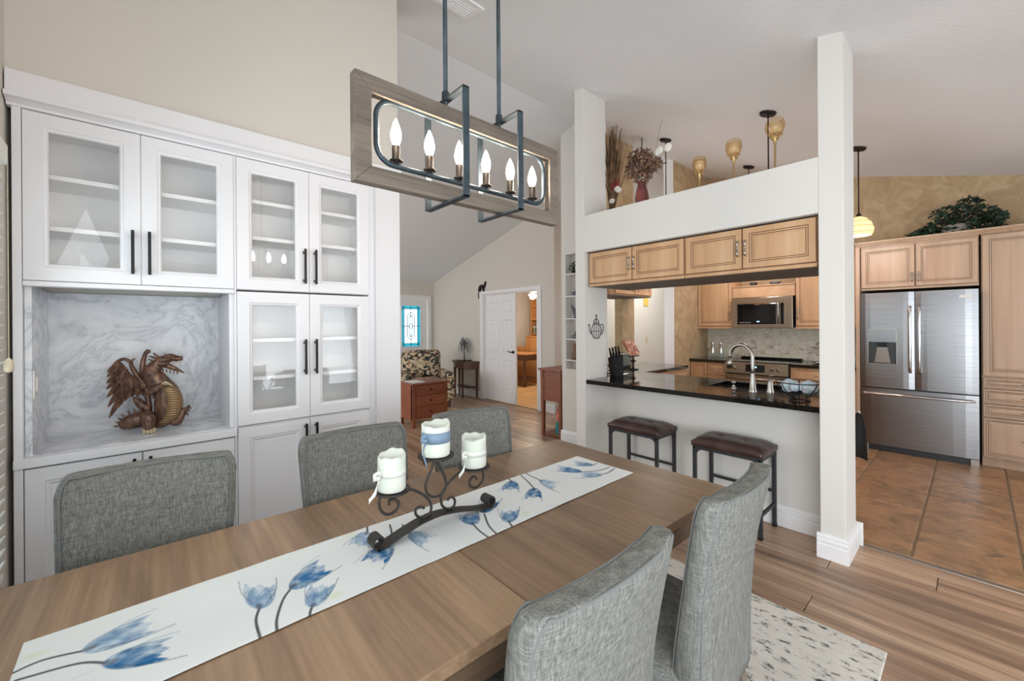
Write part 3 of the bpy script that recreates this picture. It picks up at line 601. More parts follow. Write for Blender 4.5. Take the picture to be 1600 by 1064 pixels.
# ------------------------------------------------------------------ runner with printed tulips
TUL = [
    ([(-0.194, 1.262), (-0.154, 1.269), (-0.096, 1.248)], (-0.096, 1.248), (0.02, 1.258), (-0.058, 1.291), (-0.044, 1.182), 0.55),
    ([(-0.184, 1.233), (-0.1, 1.208), (-0.06, 1.175)], (-0.062, 1.173), (0.044, 1.134), (-0.012, 1.19), (-0.023, 1.092), 0.9),
    ([(-0.105, 1.161), (-0.09, 1.161), (-0.072, 1.161)], None, None, None, None, 0),
    ([(0.189, 1.041), (0.193, 1.106), (0.209, 1.15)], (0.206, 1.144), (0.229, 1.256), (0.178, 1.25), (0.258, 1.177), 0.45),
    ([(0.221, 1.037), (0.23, 1.079), (0.258, 1.144), (0.284, 1.179)], (0.281, 1.182), (0.387, 1.229), (0.316, 1.274), (0.333, 1.161), 0.85),
    ([(0.288, 1.034), (0.295, 1.053), (0.305, 1.07)], (0.302, 1.065), (0.352, 1.144), (0.294, 1.144), (0.359, 1.093), 0.6),
    ([(0.562, 1.365), (0.549, 1.333)], (0.549, 1.333), (0.491, 1.26), (0.5, 1.336), (0.554, 1.253), 0.6),
    ([(0.625, 1.329), (0.601, 1.264), (0.564, 1.206)], (0.568, 1.215), (0.488, 1.148), (0.491, 1.212), (0.553, 1.132), 1.0),
    ([(0.657, 1.3), (0.646, 1.251)], (0.645, 1.237), (0.664, 1.139), (0.681, 1.219), (0.607, 1.166), 0.4),
    ([(0.82, 1.035), (0.824, 1.087), (0.835, 1.139)], (0.833, 1.136), (0.87, 1.22), (0.81, 1.217), (0.888, 1.168), 0.7),
    ([(0.853, 1.036), (0.869, 1.097), (0.909, 1.172)], (0.913, 1.181), (0.998, 1.244), (0.935, 1.261), (0.993, 1.195), 0.8),
    ([(0.921, 1.033), (0.935, 1.069)], (0.932, 1.066), (1.0, 1.137), (0.943, 1.141), (1.012, 1.089), 0.75),
    ([(1.195, 1.368), (1.187, 1.34)], (1.189, 1.341), (1.115, 1.266), (1.111, 1.318), (1.184, 1.266), 0.75),
    ([(1.262, 1.36), (1.235, 1.286), (1.203, 1.216)], (1.207, 1.22), (1.127, 1.145), (1.125, 1.197), (1.193, 1.149), 0.9),
    ([(1.298, 1.365), (1.29, 1.307), (1.285, 1.257)], (1.28, 1.262), (1.281, 1.16), (1.312, 1.233), (1.224, 1.182), 0.35),
    ([(1.647, 1.231), (1.611, 1.227)], (1.616, 1.227), (1.559, 1.308), (1.61, 1.294), (1.545, 1.235), 0.6),
    ([(1.642, 1.156), (1.568, 1.163), (1.503, 1.208)], (1.504, 1.206), (1.449, 1.318), (1.499, 1.278), (1.428, 1.225), 0.85),
    ([(1.643, 1.128), (1.584, 1.118), (1.535, 1.126)], (1.538, 1.122), (1.46, 1.186), (1.522, 1.166), (1.446, 1.108), 0.4),
]
RX0, RX1, RY0, RY1 = -.192, 1.662, 1.040, 1.366
nx, ny = 840, 148
gx = np.linspace(RX0, RX1, nx); gy = np.linspace(RY0, RY1, ny); GX, GY = np.meshgrid(gx, gy, indexing='ij')
rs_ = np.random.RandomState(4)
def smooth_noise(fx, fy):
    a = rs_.rand(fx + 2, fy + 2); u = np.linspace(0, fx, nx); v = np.linspace(0, fy, ny); iu = u.astype(int); iv = v.astype(int); fu = (u - iu)[:, None]; fv = (v - iv)[None, :]
    fu = fu * fu * (3 - 2 * fu); fv = fv * fv * (3 - 2 * fv)
    A = a[np.ix_(iu, iv)]; B_ = a[np.ix_(iu + 1, iv)]; C_ = a[np.ix_(iu, iv + 1)]; D_ = a[np.ix_(iu + 1, iv + 1)]
    return (A * (1 - fu) + B_ * fu) * (1 - fv) + (C_ * (1 - fu) + D_ * fu) * fv
NZ = smooth_noise(90, 15) * .65 + smooth_noise(220, 38) * .35
base_c = np.array(lin((232, 236, 236))); CM = np.tile(base_c, (nx, ny, 1)); CM *= (1 - .05 * smooth_noise(12, 3))[..., None]
def over(alpha, c): 
    global CM
    c = np.array(lin(c)); CM = CM * (1 - alpha[..., None]) + c * alpha[..., None]
def seg_d(pts):
    d = np.full((nx, ny), 9.0)
    for (ax, ay), (bx, by) in zip(pts[:-1], pts[1:]):
        vx, vy = bx - ax, by - ay; L2 = vx * vx + vy * vy + 1e-12; t = np.clip(((GX - ax) * vx + (GY - ay) * vy) / L2, 0, 1)
        d = np.minimum(d, np.hypot(GX - ax - t * vx, GY - ay - t * vy))
    return d
def line(pts, w, c, a=.9):
    P = [(p.x, p.y) for p in cr([(q[0], q[1], 0) for q in pts], 5)]; over(np.clip((w - seg_d(P)) / (w * .5), 0, 1) * a, c)
for stem, bs, tp, lf, rg_, dk in TUL:
    if bs is None: line(stem, .0012, (70, 80, 84), .6); continue
    line(stem, .0042, (58, 62, 66), .95)
    B0 = np.array(bs); T = np.array(tp) - B0; S = (np.array(rg_) - np.array(lf)) / 2; Mx = np.array([[T[0], S[0]], [T[1], S[1]]]); I = np.linalg.inv(Mx)
    p = I[0, 0] * (GX - B0[0]) + I[0, 1] * (GY - B0[1]); q = I[1, 0] * (GX - B0[0]) + I[1, 1] * (GY - B0[1])
    for qt, pt, hw_, k_ in ((-.62, 1.02, .34, .75), (.60, 1.0, .34, 1.0), (0, .98, .62, .5), (-.30, .88, .34, .9), (.30, .90, .36, .85)):
        t = np.clip(p / pt, 0, 1); qc = qt * np.clip(t, 0, 1) ** .55 + .18 * qt * t * t; wdt = hw_ * np.clip(np.sin(PI * np.clip(t, 0, 1) ** .7), 0, 1) ** .75 + 1e-4
        ins = np.clip((wdt - np.abs(q - qc)) / .05, 0, 1) * (p > 0) * (p < pt); rel = np.abs(q - qc) / wdt
        edge = ins * np.clip((rel - .80) / .2, 0, 1); vein = ins * np.clip(1 - np.abs(((q - qc) / wdt * 3 + NZ * 1.4) % 1 - .5) * 5, 0, 1)
        tone = np.clip(.18 + 1.3 * (NZ - .36) + .45 * t * (1 - rel * .4) + .12 * (1 - t), 0, 1) * dk * k_
        over(ins * .35, (188, 212, 230)); over(ins * np.clip(tone * 1.25, 0, 1), (30, 104, 158)); over(vein * .16 * dk, (26, 74, 118)); over(edge * (.35 + .4 * dk), (30, 66, 98))
    over(np.clip((.16 - np.hypot(p - .1, q * .8)) / .1, 0, 1) * .6, (74, 52, 48))
    e = B0 + T * 1.25 + S * .8; line([B0 + S * .5 * .6 + T * .2, B0 + T * .7 + S * .75, e], .0016, (50, 74, 98), .75)
    e = B0 + T * 1.1 - S * 1.05; line([B0 - S * .5 * .6 + T * .2, B0 + T * .6 - S * .85, e], .0014, (60, 96, 126), .6)
for yg in ((.358, 1.075), (1.02, 1.075), (.50, 1.345), (1.14, 1.345), (-.17, 1.30)): over(np.clip((.022 - np.hypot((GX - yg[0]) * .8, (GY - yg[1]) * 1.3)) / .02, 0, 1) * .45, (206, 222, 160))
me = bpy.data.meshes.new('table_runner')
TT = .0035
ZR = .7612 + .0012 * np.sin(GX * 7) * np.sin(GX * 17 + GY * 9) ** 2 + .0004
vt = np.stack([GX, GY, ZR + TT * .3], -1).reshape(-1, 3)
ii = np.arange(nx * ny).reshape(nx, ny); qd = np.stack([ii[:-1, :-1], ii[1:, :-1], ii[1:, 1:], ii[:-1, 1:]], -1).reshape(-1, 4)
me.vertices.add(len(vt)); me.vertices.foreach_set('co', vt.ravel()); me.loops.add(len(qd) * 4); me.loops.foreach_set('vertex_index', qd.ravel()); me.polygons.add(len(qd)); me.polygons.foreach_set('loop_start', np.arange(0, len(qd) * 4, 4)); me.update(calc_edges=True); me.validate()
atr = me.color_attributes.new('print', 'FLOAT_COLOR', 'POINT'); atr.data.foreach_set('color', np.concatenate([CM, np.ones((nx, ny, 1))], -1).ravel().astype(np.float32))
me.polygons.foreach_set('use_smooth', [True] * len(qd)); me.materials.append(MATS['runner_print'])
ro = bpy.data.objects.new('table_runner', me); COL.objects.link(ro); tag(ro, 'white table runner printed with blue tulips along the dining table', 'table runner')
md = ro.modifiers.new('solid', 'SOLIDIFY'); md.thickness = .0012; md.offset = 1

# ------------------------------------------------------------------ dining chairs
def make_chair(label, loc, rz):
    ch = thing('dining_chair', label, 'chair', loc, rz, 'upholstered chairs around the dining table')
    if CHAIR: 
        for c_ in CHAIR[0]:
            o = c_.copy(); COL.objects.link(o); o.parent = ch
        return ch
    # local: front is +y, back rest at y<0
    g = MB(); rows = []; nr = 22; Z0, Z1 = .36, .985
    def prof(t):
        z = lerp(Z0, Z1, t); w = lerp(.196, .232, t ** .8); yb = -.215 - .10 * t ** 1.6; th = lerp(.105, .062, min(1, t * 1.8)); return z, w, yb, th
    ts = [i / nr for i in range(nr)]; ts += [.965, .98, .99, .996, 1.0]; ts = sorted(set(ts))
    nseg = 28
    for t in ts:
        z, w, yb, th = prof(t)
        if t > .90: kx = (t - .90) / .10; w -= .040 * (1 - math.sqrt(max(0, 1 - kx * kx)))
        if t > .965: kx = (t - .965) / .035; th *= .35 + .65 * math.sqrt(max(0, 1 - kx * kx)); z = lerp(Z0, Z1, .965) + (Z1 - Z0) * .035 * math.sin(kx * PI / 2)
        ring = []
        for j in range(nseg):
            a = 2 * PI * j / nseg; ca, sa = math.cos(a), math.sin(a); e = .32
            x = w * math.copysign(abs(ca) ** e, ca); y = th / 2 * math.copysign(abs(sa) ** e, sa)
            ring.append((x, yb + y + .035 * (x / .23) ** 2 * (.3 + .7 * t), z))
        rows.append(ring)
    vs = [p for r_ in rows for p in r_]; n = nseg
    fs = [(i * n + j, i * n + (j + 1) % n, (i + 1) * n + (j + 1) % n, (i + 1) * n + j) for i in range(len(rows) - 1) for j in range(n)] + [tuple(range(n - 1, -1, -1)), tuple((len(rows) - 1) * n + j for j in range(n))]
    g.add(vs, fs, True); bk = g.build('backrest', 'linen', ch)
    def outline(dy):
        L = []; 
        for t in ts[:-2]:
            z, w, yb, th = prof(t)
            if t > .90: kx = (t - .90) / .10; w -= .040 * (1 - math.sqrt(max(0, 1 - kx * kx)))
            L.append((w * .935, yb + dy * th / 2 + .035 * (w / .23) ** 2 * (.3 + .7 * t), z))
        top = [(L[-1][0] * k_, L[-1][1] - .035 * (L[-1][0] / .23) ** 2 * (1 - k_ * k_), Z1 - .004 - .006 * k_ * k_) for k_ in (.9, .6, .3, 0, -.3, -.6, -.9)]
        return L + top + [(-a, b_, c_) for a, b_, c_ in reversed(L)]
    MB().tube(outline(-.86), .0042, 6).build('rear_piping', 'piping', ch); MB().tube(outline(.86), .004, 6).build('front_piping', 'piping', ch)
    s_ = MB(); nr2 = 12; rings = []
    for i in range(7):
        k_ = i / 6; z = lerp(.385, .485, k_); ins = .0 if .15 < k_ < .8 else .012; ins += .02 if k_ == 1 else 0
        ring = []
        for j in range(32):
            a = 2 * PI * j / 32; ca, sa = math.cos(a), math.sin(a); x = (.236 - ins) * math.copysign(abs(ca) ** .3, ca); y = .02 + (.25 - ins) * math.copysign(abs(sa) ** .3, sa); ring.append((x * (1 + .04 * (y / .25)), y, z))
        rings.append(ring)
    vs = [p for r_ in rings for p in r_]; fs = [(i * 32 + j, i * 32 + (j + 1) % 32, (i + 1) * 32 + (j + 1) % 32, (i + 1) * 32 + j) for i in range(6) for j in range(32)] + [tuple(range(31, -1, -1)), tuple(6 * 32 + j for j in range(32))]
    s_.add(vs, fs, True); s_.build('seat', 'linen', ch)
    for x in (-.19, .19):
        for y, dy in ((.21, .02), (-.19, -.075)):
            q, p_ = .021, .014; xx = x * 1.03
            MB().hexa([(xx - p_, y + dy - p_, .0125), (xx + p_, y + dy - p_, .0125), (xx + p_, y + dy + p_, .0125), (xx - p_, y + dy + p_, .0125)], [(x - q, y - q, .39), (x + q, y - q, .39), (x + q, y + q, .39), (x - q, y + q, .39)]).build('leg', 'chair_leg_wood', ch, bevel=.002)
    CHAIR.append(list(ch.children)); return ch
CHAIR = []
make_chair('grey linen dining chair in front of the marble niche, leftmost', (-.003, 1.565, 0), PI - .12)
make_chair('grey linen dining chair behind the left candle, second along the cabinet side', (.685, 1.535, 0), PI - .04)
make_chair('grey linen dining chair behind the blue-ribboned candle, far end of the table', (1.268, 1.52, 0), PI - .15)
make_chair('grey linen dining chair nearest the camera, seen from behind', (.665, .755, 0), 0)
make_chair('grey linen dining chair seen from behind, beside the rug corner', (1.29, .745, 0), .03)
# ------------------------------------------------------------------ candle holder and candles
CY_ = 1.21; ZT = .7635
hd = thing('candle_holder', 'black wrought iron scroll candle holder on the table runner', 'candle holder', (0, CY_, .003))
BASE = [(.524, .7655), (.561, .771), (.619, .787), (.681, .800), (.746, .803), (.828, .791), (.91, .771), (.957, .7655)]
def strap(path, wid, th, mat, name):
    P = cr([(a, 0, b_) for a, b_ in path], 5); g = MB(); vs = []; n = len(P)
    for i, p in enumerate(P):
        t = (P[min(i + 1, n - 1)] - P[max(i - 1, 0)]).normalized(); nn = Vector((-t.z, 0, t.x))
        for sy, sn in ((-1, -1), (1, -1), (1, 1), (-1, 1)): vs.append((p.x + nn.x * th / 2 * sn, wid / 2 * sy, p.z + nn.z * th / 2 * sn))
    fs = [(i * 4 + j, i * 4 + (j + 1) % 4, i * 4 + 4 + (j + 1) % 4, i * 4 + 4 + j) for i in range(n - 1) for j in range(4)] + [(3, 2, 1, 0), tuple((n - 1) * 4 + j for j in range(4))]
    g.add(vs, fs, False); return g.build(name, mat, hd)
def scroll(cx, cz, r, a0, a1, k_=9): return [(cx + lerp(r, r * .55, i / k_) * math.cos(lerp(a0, a1, i / k_)), cz + lerp(r, r * .55, i / k_) * math.sin(lerp(a0, a1, i / k_))) for i in range(k_ + 1)]
strap(list(reversed(scroll(.528, .788, .022, -PI / 2, -PI / 2 - 1.75 * PI))) + BASE + scroll(.953, .788, .022, -PI / 2 + .25, -PI / 2 + 1.75 * PI), .044, .005, 'iron', 'base_strap')
SCR = {'a': [(.567, .882), (.57, .896), (.588, .894), (.6, .876), (.587, .857), (.561, .855), (.541, .874), (.535, .9), (.545, .916), (.570, .924), (.61, .922), (.645, .909), (.681, .885), (.708, .856), (.716, .827), (.705, .809), (.681, .807), (.66, .823), (.659, .842), (.676, .845), (.689, .836)],
       'b': [(.704, .985), (.69, .982), (.693, .996), (.722, .995), (.725, .978), (.711, .944), (.695, .91), (.703, .879), (.73, .862), (.761, .866), (.774, .892), (.764, .931), (.742, .97), (.738, .992), (.771, .993), (.773, .98), (.759, .976)],
       'c': [(.778, .836), (.793, .844), (.809, .829), (.804, .808), (.781, .806), (.758, .825), (.754, .86), (.776, .888), (.817, .914), (.86, .923), (.90, .922), (.928, .908), (.935, .888), (.928, .861), (.901, .848), (.876, .859), (.873, .881), (.892, .890), (.905, .877)]}
for p_ in SCR.values():
    P = cr([(a, 0, b_) for a, b_ in p_], 5); MB().tube(P, .0045, 7).build('scroll', 'iron', hd)
CAND = [(.577, .926, .042, .112, 'ribbon_white', 'white pillar candle with white ribbon bow on the left arm', .5, .02),
        (.735, 1.000, .047, .108, 'ribbon_blue', 'white pillar candle with wide blue ribbon on the middle arm', .58, .036),
        (.893, .926, .044, .110, 'ribbon_white', 'white pillar candle with white ribbon bow on the right arm', .46, .02)]
for i, (x, z, r, h, rb, lb, rf, rw) in enumerate(CAND):
    MB().lathe([(.012, -.003), (r * 1.28, -.003), (r * 1.32, 0), (r * 1.3, .003), (r * 1.2, .001), (.01, .001)], (x, 0, z), 28).build('drip_plate', 'iron', hd)
    cd_ = thing('pillar_candle', lb, 'candle', (x, CY_, z + .0065), 0, 'pillar candles on the iron holder')
    g = MB(); n = 40; vs = []
    for zz in (0, .004, h * .3, h * .6, h * .85, 1, 2, 3):
        for j in range(n):
            a = 2 * PI * j / n; top = h * (1 - .03 + .03 * math.sin(a * 2 + i * 1.7) + .02 * math.sin(7 * a + i) + .04 * math.cos(a - .6))
            rr, z_ = r, zz
            if zz == 0: rr = r * .97
            if zz == 1: z_ = top
            if zz == 2: rr, z_ = r * .84, top - .002
            if zz == 3: rr, z_ = r * .8, h * .90
            vs.append((rr * math.cos(a), rr * math.sin(a), z_))
    fs = [(q * n + j, q * n + (j + 1) % n, (q + 1) * n + (j + 1) % n, (q + 1) * n + j) for q in range(7) for j in range(n)] + [tuple(range(n - 1, -1, -1)), tuple(7 * n + j for j in range(n))]
    g.add(vs, fs, True); g.build('wax_body', 'wax', cd_)
    MB().lathe([(r * 1.005, h * rf - rw / 2), (r * 1.02, h * rf - rw / 2), (r * 1.02, h * rf + rw / 2), (r * 1.005, h * rf + rw / 2)], (0, 0, 0), 32, capb=False, capt=False).build('ribbon_band', rb, cd_)
    # bow tails and loops on the left side
    for pts, wd in (([(-.04, -.02, 0), (-.06, -.028, .012), (-.072, -.03, .002), (-.05, -.03, -.004)], .008), ([(-.042, -.02, 0), (-.055, -.026, -.016), (-.066, -.032, -.040), (-.085 if rb != 'ribbon_blue' else -.05, -.03, -.062 if rb != 'ribbon_blue' else -.085)], .0085)):
        P = cr([(a, b_, h * rf + c_) for a, b_, c_ in pts], 6); vs = []; 
        for q, p in enumerate(P): w_ = wd * (1 + .25 * math.sin(q * .7)); vs += [(p.x - .001, p.y, p.z - w_), (p.x - .001, p.y, p.z + w_), (p.x + .001, p.y + .0015, p.z + w_), (p.x + .001, p.y + .0015, p.z - w_)]
        n2 = len(P); fs = [(q * 4 + j, q * 4 + (j + 1) % 4, q * 4 + 4 + (j + 1) % 4, q * 4 + 4 + j) for q in range(n2 - 1) for j in range(4)] + [(3, 2, 1, 0), tuple((n2 - 1) * 4 + j for j in range(4))]
        g = MB(); g.add(vs, fs, True); g.build('ribbon_bow', rb, cd_)

# ------------------------------------------------------------------ chandelier
CXC, CYC = .875, 1.178
cl_ = thing('linear_chandelier', 'rectangular wood and metal chandelier with six candle bulbs over the table', 'chandelier', (CXC, CYC, 0))
HL, ZB, ZT_ = .425, 1.852, 2.165; wt = .05; d2_ = .018
for a in (((-HL, ZB), (HL, ZB), (HL - wt, ZB + wt), (-HL + wt, ZB + wt)), ((HL, ZB), (HL, ZT_), (HL - wt, ZT_ - wt), (HL - wt, ZB + wt)), ((HL, ZT_), (-HL, ZT_), (-HL + wt, ZT_ - wt), (HL - wt, ZT_ - wt)), ((-HL, ZT_), (-HL, ZB), (-HL + wt, ZB + wt), (-HL + wt, ZT_ - wt))):
    MB().prism([a[0], a[1], a[2], a[3]], -d2_ , d2_, axis=1).build('wood_frame_rail', 'chandelier_wood', cl_, bevel=.002)
for x in (-.113, .12):
    g = MB(); y0, y1, z0, z1, t, w_ = -.118, .118, 1.842, 2.19, .006, .012
    g.box(x - w_, x + w_, y0, y0 + t, z0, z1).box(x - w_, x + w_, y1 - t, y1, z0, z1).box(x - w_, x + w_, y0, y1, z0, z0 + t).box(x - w_, x + w_, y0, y1, z1 - t, z1)
    g.build('metal_strap_frame', 'slate_metal', cl_, bevel=.001)
    MB().tube([(x, 0, 2.11), (x, 0, ceil_z(CYC) + .01)], .0075, 10).build('hanging_rod', 'slate_metal', cl_)
    MB().lathe([(.013, 2.19), (.013, 2.215), (.009, 2.22)], (x, 0, 0), 12).build('rod_collar', 'slate_metal', cl_)
cp = MB().box(-.2, .2, -.06, .06, ceil_z(CYC - .07) - .02, ceil_z(CYC) + .0).build('ceiling_canopy', 'slate_metal', cl_, bevel=.004)
P = []; hx, hz, rr = .355, .095, .055; zc_ = 2.02
for cx, cz, a0 in ((hx - rr, hz - rr, 0), (-hx + rr, hz - rr, PI / 2), (-hx + rr, -hz + rr, PI), (hx - rr, -hz + rr, 1.5 * PI)):
    for i in range(9): a = a0 + i * PI / 16; P.append((cx + rr * math.cos(a), 0, zc_ + cz + rr * math.sin(a)))
P.append(P[0]); MB().tube(P, .0085, 8, cap=False).build('inner_frame', 'slate_metal', cl_)
for i in range(6):
    x = -.292 + i * .1165; zb_ = zc_ - hz
    MB().lathe([(.007, zb_ + .005), (.007, zb_ + .012), (.02, zb_ + .014), (.02, zb_ + .018), (.0125, zb_ + .019), (.0125, zb_ + .062), (.010, zb_ + .063)], (x, 0, 0), 16).build('candle_sleeve', 'bronze_dark', cl_)
    MB().lathe([(.008, zb_ + .063), (.013, zb_ + .075), (.0165, zb_ + .09), (.0155, zb_ + .105), (.010, zb_ + .125), (.004, zb_ + .14), (.001, zb_ + .146)], (x, 0, 0), 16).build('bulb', 'bulb_glow', cl_)

# ------------------------------------------------------------------ bar stools
def stool(label, y0, y1):
    s_ = thing('bar_stool', label, 'stool', (3.195, (y0 + y1) / 2, 0), 0, 'bar stools at the counter')
    hy, hx = (y1 - y0) / 2, .155; t = .0125
    for x in (-hx + t, hx - t):
        for y in (-hy + t, hy - t):
            MB().box(x - t, x + t, y - t, y + t, 0.003, .53).build('leg', 'stool_frame', s_, bevel=.002)
            MB().box(x - t - .001, x + t + .001, y - t - .001, y + t + .001, 0, .02).build('foot_cap', 'rubber', s_)
    fr_ = MB()
    for x in (-hx + t, hx - t): fr_.box(x - t * .8, x + t * .8, -hy, hy, .515, .54)
    for y in (-hy + t, hy - t): fr_.box(-hx, hx, y - t * .8, y + t * .8, .515, .54)
    fr_.build('seat_frame', 'stool_frame', s_, bevel=.001)
    for y in (-1, 1):
        for x in (-1, 1):
            gs = MB(); yy = y * (hy - t * 2); gs.prism([(yy, .515), (yy, .475), (yy - y * .012, .50), (yy - y * .04, .515)], x * (hx - t) - .004, x * (hx - t) + .004, axis=0); gs.build('gusset', 'stool_frame', s_)
    for y in (-hy + t, hy - t): MB().box(-hx + .02, hx - .02, y - .009, y + .009, .15, .168).build('side_stretcher', 'stool_frame', s_)
    MB().box(hx - t - .009, hx - t + .009, -hy + .02, hy - .02, .24, .258).build('rear_stretcher', 'stool_frame', s_)
    g = MB(); nx_, ny_ = 17, 25; vs = []
    for lay in (0, 1):
        for i in range(nx_):
            for j in range(ny_):
                u, v = -1 + 2 * i / (nx_ - 1), -1 + 2 * j / (ny_ - 1); e = 4
                ed = max(abs(u), abs(v)); rx, ry = hx + .006, hy + .006
                if lay == 0: z = .54
                else:
                    z = .612 - .030 * abs(u) ** 5 - .028 * abs(v) ** 7
                    for bv in (-.36, .36): z -= .014 * math.exp(-((u * rx) ** 2 + ((v - bv) * ry) ** 2) / .0006)
                    z -= .0045 * math.exp(-((abs(v) - .36) * ry) ** 2 / .00004) + .0035 * math.exp(-(u * rx) ** 2 / .00004)
                    if ed == 1: z = .575
                k_ = 1.0 if lay == 0 or ed < 1 else 1.0
                cxr = min(1, 1.05 - .05 * (abs(u) * abs(v)) ** 3)
                vs.append((u * rx * cxr, v * ry * cxr, z))
    q = nx_ * ny_; fs = []
    for i in range(nx_ - 1):
        for j in range(ny_ - 1):
            a = i * ny_ + j; fs.append((a, a + 1, a + ny_ + 1, a + ny_)); fs.append((q + a, q + a + ny_, q + a + ny_ + 1, q + a + 1))
    per = [(0, j) for j in range(ny_)] + [(i, ny_ - 1) for i in range(1, nx_)] + [(nx_ - 1, j) for j in range(ny_ - 2, -1, -1)] + [(i, 0) for i in range(nx_ - 2, 0, -1)]
    pi_ = [a * ny_ + b_ for a, b_ in per]
    for i in range(len(pi_)): a, b_ = pi_[i], pi_[(i + 1) % len(pi_)]; fs.append((a, q + a, q + b_, b_))
    g.add(vs, fs, True); g.build('cushion', 'leather', s_)
    for bv in (-.36, .36): MB().ell((0, bv * (hy + .006), .6005), (.011, .011, .004), 10, 6).build('tuft_button', 'leather', s_)
stool('brown leather bar stool nearer the pilaster, left of the two', 1.685, 2.145)
stool('brown leather bar stool nearer the white column, right of the two', .945, 1.405)
# ------------------------------------------------------------------ kitchen cabinetry
RZ = -PI / 2                     # local x runs towards -y, local -y faces the camera side
def wood_door(parent, x, z, Wd, H, mat, gl, name='door', st=.055, handle=None, recess=True):
    g = MB()
    rg_ = [(0, .02), (0, .003), (.003, 0), (st - .014, 0), (st - .009, .004), (st - .001, .005), (st + .004, .008), (st + .022, .004)]
    g.rings(rg_, Wd, H, 0, 0, mats=[0, 1, 0, 1, 0, 1, 0])
    d = g.build(name, [mat, gl], parent, loc=(x, 0, z))
    if handle:
        hx, hz, vert, L = handle
        P = [(0, 0, -L / 2), (0, -.022, -L / 2 + .008), (0, -.028, -L / 4), (0, -.020, 0), (0, -.028, L / 4), (0, -.022, L / 2 - .008), (0, 0, L / 2)]
        if not vert: P = [(c_, b_, 0) for a, b_, c_ in P]
        MB().tube([(p.x + hx, p.y, p.z + hz) for p in cr(P, 4)], [.0035 + .0035 * abs(math.sin(i / 24 * 2 * PI)) for i in range(25)], 8).build('handle', 'nickel', d)
    return d
# cabinets hanging in the pass-through header
def header_cab(label, ya, yb, ym, hx_first):
    c = thing('hanging_cabinet', label, 'cabinet', (3.155, ya, 1.79), RZ)
    Wd = ya - yb
    MB().box(0, Wd, .021, .67, .012, .318).build('carcass', 'maple_h', c)
    MB().box(0, Wd, -.004, .02, 0, .024).build('bottom_rail', 'maple_h', c, bevel=.004)
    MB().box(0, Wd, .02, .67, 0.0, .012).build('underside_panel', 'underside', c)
    w1_ = ya - ym
    wood_door(c, .004, .03, w1_ - .006, .284, 'maple', 'glaze', handle=(w1_ - .03, .142, True, .11)); wood_door(c, w1_ + .002, .03, Wd - w1_ - .006, .284, 'maple', 'glaze', handle=(.022, .142, True, .11))
header_cab('maple hanging cabinet pair over the bar, next to the pilaster', 2.435, 1.511, 1.973, 0)
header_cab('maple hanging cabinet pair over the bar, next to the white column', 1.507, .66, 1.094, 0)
tag(MB().box(3.16, 3.40, .65, 2.45, 2.109, 2.1145).build('grey_strip', 'steel_dark'), 'thin grey strip tucked above the hanging maple cabinets', 'light bar')  # plain grey strip in the gap above the cabinets

# bar countertop with sink cut-out
ct = MB(); zt_, zb_ = .914, .876
for a in ((3.125, 3.57, .648, 2.452), (3.97, 4.08, .648, 2.452), (3.57, 3.97, .648, .86), (3.57, 3.97, 1.52, 2.452)): ct.box(a[0], a[1], a[2], a[3], zb_, zt_)
ct.box(3.56, 4.08, 2.452, 2.56, zb_, zt_).box(3.97, 4.08, 2.56, 3.05, zb_, zt_).box(3.74, 3.97, 2.56, 2.74, zb_, zt_).box(4.08, 5.10, 2.40, 3.05, zb_, zt_)
tag(ct.build('bar_countertop', 'granite', bevel=.003), 'black granite bar countertop over the half wall', 'countertop')
sk = thing('kitchen_sink', 'dark undermount sink set in the bar countertop', 'sink', (3.57, .86, .70))
g = MB(); g.box(0, .40, 0, .66, 0, .01).box(0, .01, 0, .66, .01, .176).box(.39, .40, 0, .66, .01, .176).box(.01, .39, 0, .01, .01, .176).box(.01, .39, .65, .66, .01, .176); g.build('basin', 'steel_dark', sk)
MB().lathe([(.04, .010), (.04, .013), (.02, .014)], (.2, .33, 0), 16).build('drain', 'nickel', sk)
fa = thing('kitchen_faucet', 'brushed gooseneck faucet rising from the bar countertop', 'faucet', (3.485, 1.14, .914))
MB().lathe([(.03, 0), (.03, .006), (.024, .02), (.0175, .10), (.016, .14)], (0, 0, 0), 18).build('base', 'nickel', fa)
ga = []
for i in range(13): a = PI * i / 12; ga.append((.025 - .025 * math.cos(a), .09 - .09 * math.cos(a), .265 + .09 * math.sin(a)))
ga = [(0, 0, .10), (0, 0, .18)] + ga + [(.051, .183, .24)]
MB().tube(ga, .0135, 12).build('spout', 'nickel', fa); MB().tube([(.051, .183, .245), (.053, .187, .205), (.055, .19, .165)], [.016, .018, .021], 12).build('spray_head', 'nickel', fa)
ds = thing('soap_dispenser', 'small nickel soap dispenser left of the faucet', 'dispenser', (3.545, 1.30, .914)); MB().lathe([(.02, 0), (.02, .006), (.011, .012), (.011, .04), (.016, .043), (.016, .056), (.006, .06)], (0, 0, 0), 14).build('body', 'nickel', ds); MB().tube([(0, 0, .05), (.03, .01, .052), (.05, .016, .046)], .004, 7).build('nozzle', 'nickel', ds)
ds = thing('side_lever', 'cone-shaped nickel faucet lever between the faucet and the wire bowl', 'faucet lever', (3.545, 1.04, .914)); MB().lathe([(.027, 0), (.027, .008), (.021, .03), (.018, .075), (.012, .10), (.004, .106)], (0, 0, 0), 16).build('body', 'nickel', ds); MB().tube([(0, 0, .10), (-.01, .0, .125), (.0, -.035, .132)], .005, 7).build('lever', 'nickel', ds)
